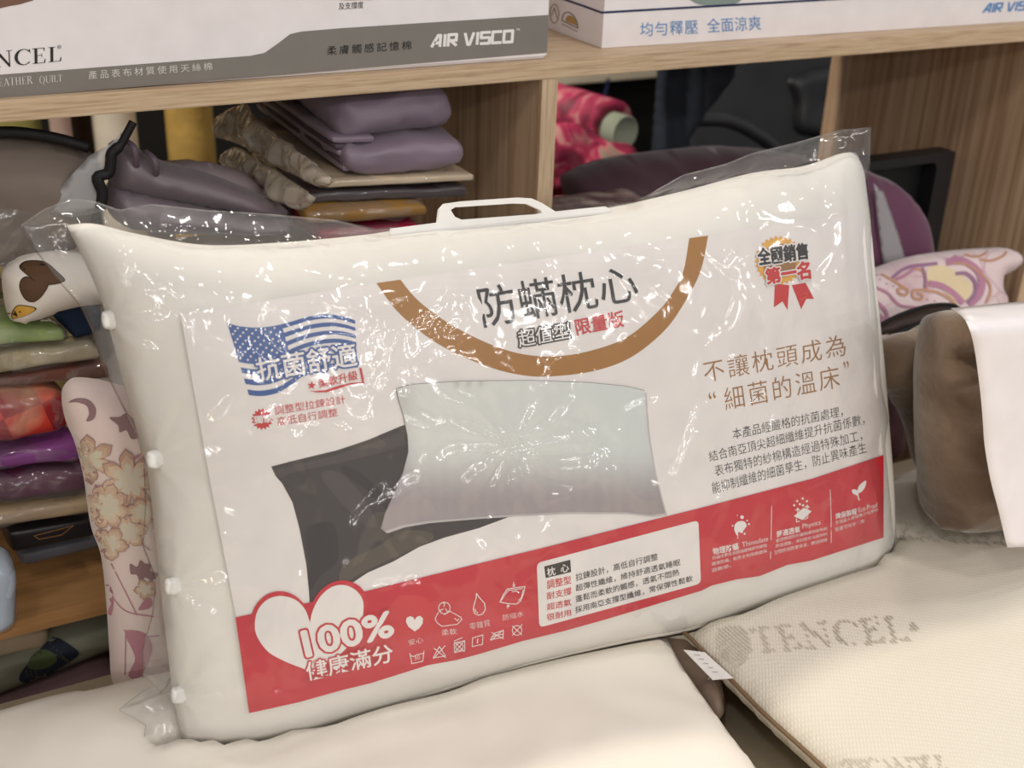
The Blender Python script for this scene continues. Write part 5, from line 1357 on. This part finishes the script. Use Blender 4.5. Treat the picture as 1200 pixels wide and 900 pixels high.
for sx, P in ((0, [(806, 141), (840, 140), (862, 145), (885, 157), (905, 172), (930, 200)]), (1, None)):
    if P: pts = [atY(x, y, CY - 0.22) for x, y in catmull(P, False, 5)]
    else: pts = [p + np.array([0.5, 0.1, 0]) for p in pts]
    pts = pts + [np.array([pts[-1][0], CY - 0.1, bz - 0.06])]
    t.part('armrest', tube(Mesh(), pts, 0.017, 10, flat=0.8), M_PLA)
t.part('column', tube(Mesh(), [(bx, CY - 0.2, 0.06), (bx, CY - 0.2, bz - 0.09)], 0.03, 14), M_PLA)
for i in range(5):
    g_ = 2 * math.pi * i / 5 + 0.3; e = np.array([bx + 0.3 * math.cos(g_), CY - 0.2 + 0.3 * math.sin(g_), 0.05])
    k = t.part('leg', tube(Mesh(), [(bx, CY - 0.2, 0.1), e + np.array([0, 0, 0.02])], [0.028, 0.018], 8), M_PLA)
    t.part('caster', tube(Mesh(), [e + np.array([-0.02, 0, -0.02]), e + np.array([0.02, 0, -0.02])], 0.03, 12), M_PLA, parent=k)
t.build()
M_JKT = fabric('slate_jacket', (52, 58, 70), 0.8, 0.15)
t = Thing('jacket', 'dark slate blue jacket hanging between the pink roll and office chair', 'jacket')
def folds(a, b, p): return 0.012 * math.sin(a * 75 + b * 9)
t.part('jacket', pad(Mesh(), FL(800, 120, 0.6, 0), [(772, 20), (830, 8), (866, 14), (858, 80), (846, 110), (826, 134), (808, 160), (800, 215), (764, 215), (766, 150), (770, 80)], 0.02, 0.02, 0.04, 0.01, nz=0.006, ns=10, wr=folds), M_JKT); t.build()
# pale counter far behind the compartment
M_STRIP = wood('pale_counter', (6, 60, 60), [(0.3, (222, 208, 182)), (0.6, (238, 226, 202))])
t = Thing('counter', 'pale counter with dark front standing behind the right compartment', 'counter')
ca, cb_ = atY(655, 91, 1.25), atY(655, 100.5, 1.25)
t.part('top', bev_box(Mesh(), ca[0] - 0.1, ca[0] + 0.72, 1.25, 1.75, cb_[2], ca[2] + 0.01, 0.002), M_STRIP, smooth=False)
t.part('body', bev_box(Mesh(), ca[0] - 0.06, ca[0] + 0.68, 1.29, 1.7, 0.0, cb_[2] - 0.001, 0.002), plain('counter_dark', (26, 24, 25), 0.7), smooth=False)
t.build()
# black tray standing on its side against the oak panel
t = Thing('black_tray', 'black plastic tray with raised rim propped upright against oak side panel', 'tray')
TY = 0.13
P4 = [atY(1000, 171, TY), atY(1112, 174, TY)]
X0, X1, zt_, zb_ = 1.17, P4[1][0], P4[1][2], ZL + 0.001
X1 = min(X1, 1.476)
fr = FY(TY)
def rr4(x0, x1, z0, z1, r): return [tuple(p) for p in rrect([(x0, z0), (x1, z0), (x1, z1), (x0, z1)], r, 4)]
m = slab(Mesh(), fr, [rr4(X0, X1, zb_, zt_, 0.006), rr4(X0 + 0.028, X1 - 0.034, zb_ + 0.03, zt_ - 0.014, 0.012)], 0.03, 0.03, px=False); t.part('rim', m, plain('black_rim', (34, 34, 37), 0.35), smooth=False)
m = slab(Mesh(), fr, [rr4(X0 + 0.004, X1 - 0.004, zb_ + 0.004, zt_ - 0.004, 0.006)], 0.004, 0.03, off=-0.017, px=False); t.part('panel', m, plain('black_base', (20, 20, 22), 0.5), smooth=False)
t.build()
t = Thing('round_cushion', 'plum purple round cushion in front of the black bin', 'cushion')
t.part('cushion', pad(Mesh(), FL(1050, 270, 0.06, 8), [(1000, 205), (1030, 206), (1058, 222), (1078, 250), (1088, 285), (1090, 330), (1060, 370), (1000, 370), (980, 290)], 0.035, 0.035, 0.05, 0.008, nz=0.003), fabric('purple_velvet', (104, 54, 84), 0.6, 0.15, 30, 0.2, 0.002, 0.3))
fl = film('clear_strip', (0.8, 0.78, 0.78), 0.25, 0.3, 14, 0.3, 0.02, 0.2)
t.part('clear_band', pad(Mesh(), FL(1050, 270, 0.02, 8), [(1024, 215), (1036, 225), (1052, 270), (1064, 312), (1036, 316), (1028, 260)], 0.002, 0.002, 0.01, 0.006, soft=False), fl); t.build()
# paisley pillow, plush blanket, paper
t = Thing('paisley_pillow', 'pink and cream paisley pillow behind the brown plush blanket', 'pillow')
pzm = pad(Mesh(), FL(1100, 380, -0.07, 25), [(985, 335), (1010, 320), (1060, 302), (1110, 294), (1150, 291), (1178, 291), (1189, 302), (1188, 314), (1178, 322), (1168, 326), (1166, 338), (1171, 350), (1168, 380), (1150, 420), (1060, 425), (990, 418)], 0.035, 0.06, 0.035, 0.006, nz=0.002)
kpz = t.part('pillow', pzm, floral('paisley_ground', (222, 202, 202), (208, 180, 184), (220, 204, 178), (186, 140, 156), 13, 0.05))
BP_ = BVHTree.FromPolygons([tuple(p) for p in pzm.v], pzm.f)
g = Print(hitter(BP_, -0.1), np.array([0, -1, 0.]))
zp = lambda P: [(1000 + x / 6, 260 + y / 6) for x, y in P]
M_PK1 = plain('paisley_rose', (186, 134, 158), 0.9, .1); M_PK2 = plain('paisley_mauve', (160, 120, 150), 0.9, .1); M_CRM = plain('paisley_cream', (226, 206, 170), 0.9, .1); M_ORG = plain('paisley_tan', (196, 150, 124), 0.9, .1)
def swirl(P, w, m_, lv): g.line(catmull(zp(P), False, 6), w, m_, lv)
g.poly([zp([(520, 330), (600, 300), (700, 330), (760, 380), (830, 440), (820, 510), (770, 560), (700, 540), (600, 460), (520, 410)])], M_CRM, 1, 5, soft=True)
swirl([(660, 280), (760, 270), (860, 330), (900, 420), (880, 510), (820, 570)], 8, M_PK1, 2)
swirl([(720, 360), (790, 360), (850, 420), (850, 500), (800, 560)], 4, M_PK2, 3)
swirl([(690, 290), (800, 300), (930, 400), (960, 480), (930, 560)], 2.5, M_ORG, 3)
swirl([(540, 430), (620, 450), (700, 500), (760, 560)], 7, M_PK1, 2)
swirl([(430, 330), (480, 340), (510, 420), (500, 470), (420, 480), (420, 530), (470, 540), (480, 510), (450, 500)], 3, M_ORG, 2)
swirl([(500, 480), (580, 490), (660, 530), (720, 580)], 3, M_ORG, 2)
swirl([(160, 350), (260, 400), (340, 450), (380, 480), (360, 510), (320, 500), (310, 470), (350, 460)], 3, M_ORG, 2)
swirl([(270, 390), (330, 340), (400, 310), (480, 300), (580, 290)], 4, M_PK2, 2); swirl([(300, 400), (360, 370), (430, 320)], 4, M_PK1, 2); swirl([(480, 320), (500, 380), (500, 460)], 3, M_PK2, 3)
swirl([(160, 460), (240, 500), (320, 580), (440, 600), (560, 610)], 3, M_PK1, 2); swirl([(160, 560), (220, 620), (240, 690)], 4, M_PK1, 2); swirl([(150, 640), (200, 680), (220, 720)], 6, M_PK1, 3)
swirl([(540, 240), (640, 230), (740, 220), (840, 240), (900, 230), (940, 200)], 3, M_ORG, 2); swirl([(890, 260), (960, 270), (1040, 240), (1070, 210)], 3, M_ORG, 2); swirl([(600, 225), (700, 245), (760, 230)], 5, M_PK1, 2)
for (x, y) in ((180, 400), (230, 432), (275, 448), (515, 543), (565, 552), (612, 572), (160, 370)): g.poly([circ(1000 + x / 6, 260 + y / 6, 1.0, n=8)], M_PK2, 3, 20)
t.part('print', g.mesh, g.cols, parent=kpz, smooth=False); t.build()
def plush():
    m_, nt, b = nodes('brown_plush')
    co = objco(nt, (1, 1, 1))
    n0 = N(nt, 'ShaderNodeTexNoise', Scale=9.0, Detail=4.0, Distortion=0.6); nt.links.new(co, n0.inputs['Vector'])
    nt.links.new(ramp(nt, n0.outputs['Fac'], [(0.32, (98, 80, 64)), (0.52, (126, 106, 88)), (0.72, (160, 140, 118))]), b.inputs['Base Color'])
    n1 = N(nt, 'ShaderNodeTexNoise', Scale=120.0, Detail=2.0); nt.links.new(co, n1.inputs['Vector'])
    bump(nt, b, n1.outputs['Fac'], 0.5, 0.002); b.inputs['Roughness'].default_value = 0.95; b.inputs['Sheen Weight'].default_value = 0.6; b.inputs['Specular IOR Level'].default_value = 0.1
    return m_
M_PLU = plush()
t = Thing('plush_blanket', 'rolled brown plush blanket standing on knit pillow beneath white paper', 'blanket')
t.part('front_roll', PL1, M_PLU)
t.part('rear_fold', PL2, M_PLU)
t.build()
t = Thing('blanket_bag', 'open dark brown zipped bag edge with black trim above plush blanket', 'bag')
k = t.part('bag_flap', pad(Mesh(), FL(1080, 380, -0.16, 30), [(1024, 386), (1050, 372), (1085, 360), (1112, 357), (1134, 372), (1110, 385), (1080, 388), (1045, 391), (1026, 394)], 0.006, 0.012, 0.012, 0.005, nz=0.003, ns=40, soft=False), fabric('bag_brown', (70, 54, 48), 0.5))
pth = [atPl(x, y, atY(1080, 380, -0.172), np.array([0, -math.cos(.52), math.sin(.52)])) for x, y in catmull([(1024, 386), (1050, 371), (1085, 359), (1112, 357), (1124, 362), (1133, 374)], False, 5)]
t.part('trim', tube(Mesh(), pth, 0.0026, 8), M_BLK)
pth = [p + np.array([0, -0.006, -0.02]) for p in pth[:18]]
t.part('zip', tube(Mesh(), pth, 0.003, 8), M_BLK); t.build()
t = Thing('plum_towel', 'plum patterned folded towel between brown plush blanket and bagged pillow', 'towel')
t.part('plum_towel', softbox(Mesh(), [(1000, 440), (1072, 455), (1078, 545), (1000, 560)], -0.19, 0.14, r=0.35, n=14, nz=0.003), fabric('plum_print', (96, 62, 66), 0.9, 0.2, c2=(70, 46, 50), vscale=26)); t.build()
# white sheet of paper draped over the blanket
t = Thing('paper_sheet', 'blank white paper sheet draped down over the brown plush blanket', 'paper')
pf = FL(1150, 500, -0.485, 3)
L_ = [(1114, 361), (1130, 374), (1140, 400), (1147, 440), (1152, 490), (1157, 540), (1163, 575), (1180, 641)]
R_ = [(1290, 345), (1300, 356), (1302, 390), (1305, 440), (1308, 490), (1310, 540), (1312, 575), (1318, 636)]
L2, R2 = resample(catmull(L_, False, 4), 40), resample(catmull(R_, False, 4), 40)
vs = []; m = Mesh()
for j in range(40):
    for i in range(14):
        a = i / 13; x, y = L2[j] * (1 - a) + R2[j] * a
        back = 0.10 * max(0, 1 - j / 5) ** 2
        vs.append(atPl(x, y, pf.o - pf.n * back, pf.n) + pf.n * (0.004 * fbm((x * 0.004, y * 0.004, 0), 1.5)))
n0 = len(vs); vs += [p - pf.n * 0.0006 for p in vs]
fs = []
for j in range(39):
    for i in range(13):
        k = j * 14 + i; q = (k, k + 14, k + 15, k + 1); fs.append(q); fs.append(tuple(n0 + z for z in q[::-1]))
rim = [i for i in range(14)] + [j * 14 + 13 for j in range(1, 40)] + [39 * 14 + i for i in range(12, -1, -1)] + [j * 14 for j in range(38, 0, -1)]
for a, b in zip(rim, rim[1:] + rim[:1]): fs.append((b, a, a + n0, b + n0) if False else (a, b, b + n0, a + n0))
m.add(vs, fs); t.part('paper_sheet', m, plain('white_paper', (240, 234, 236), 0.5)); t.build()

bpy.data.objects.remove(_to)
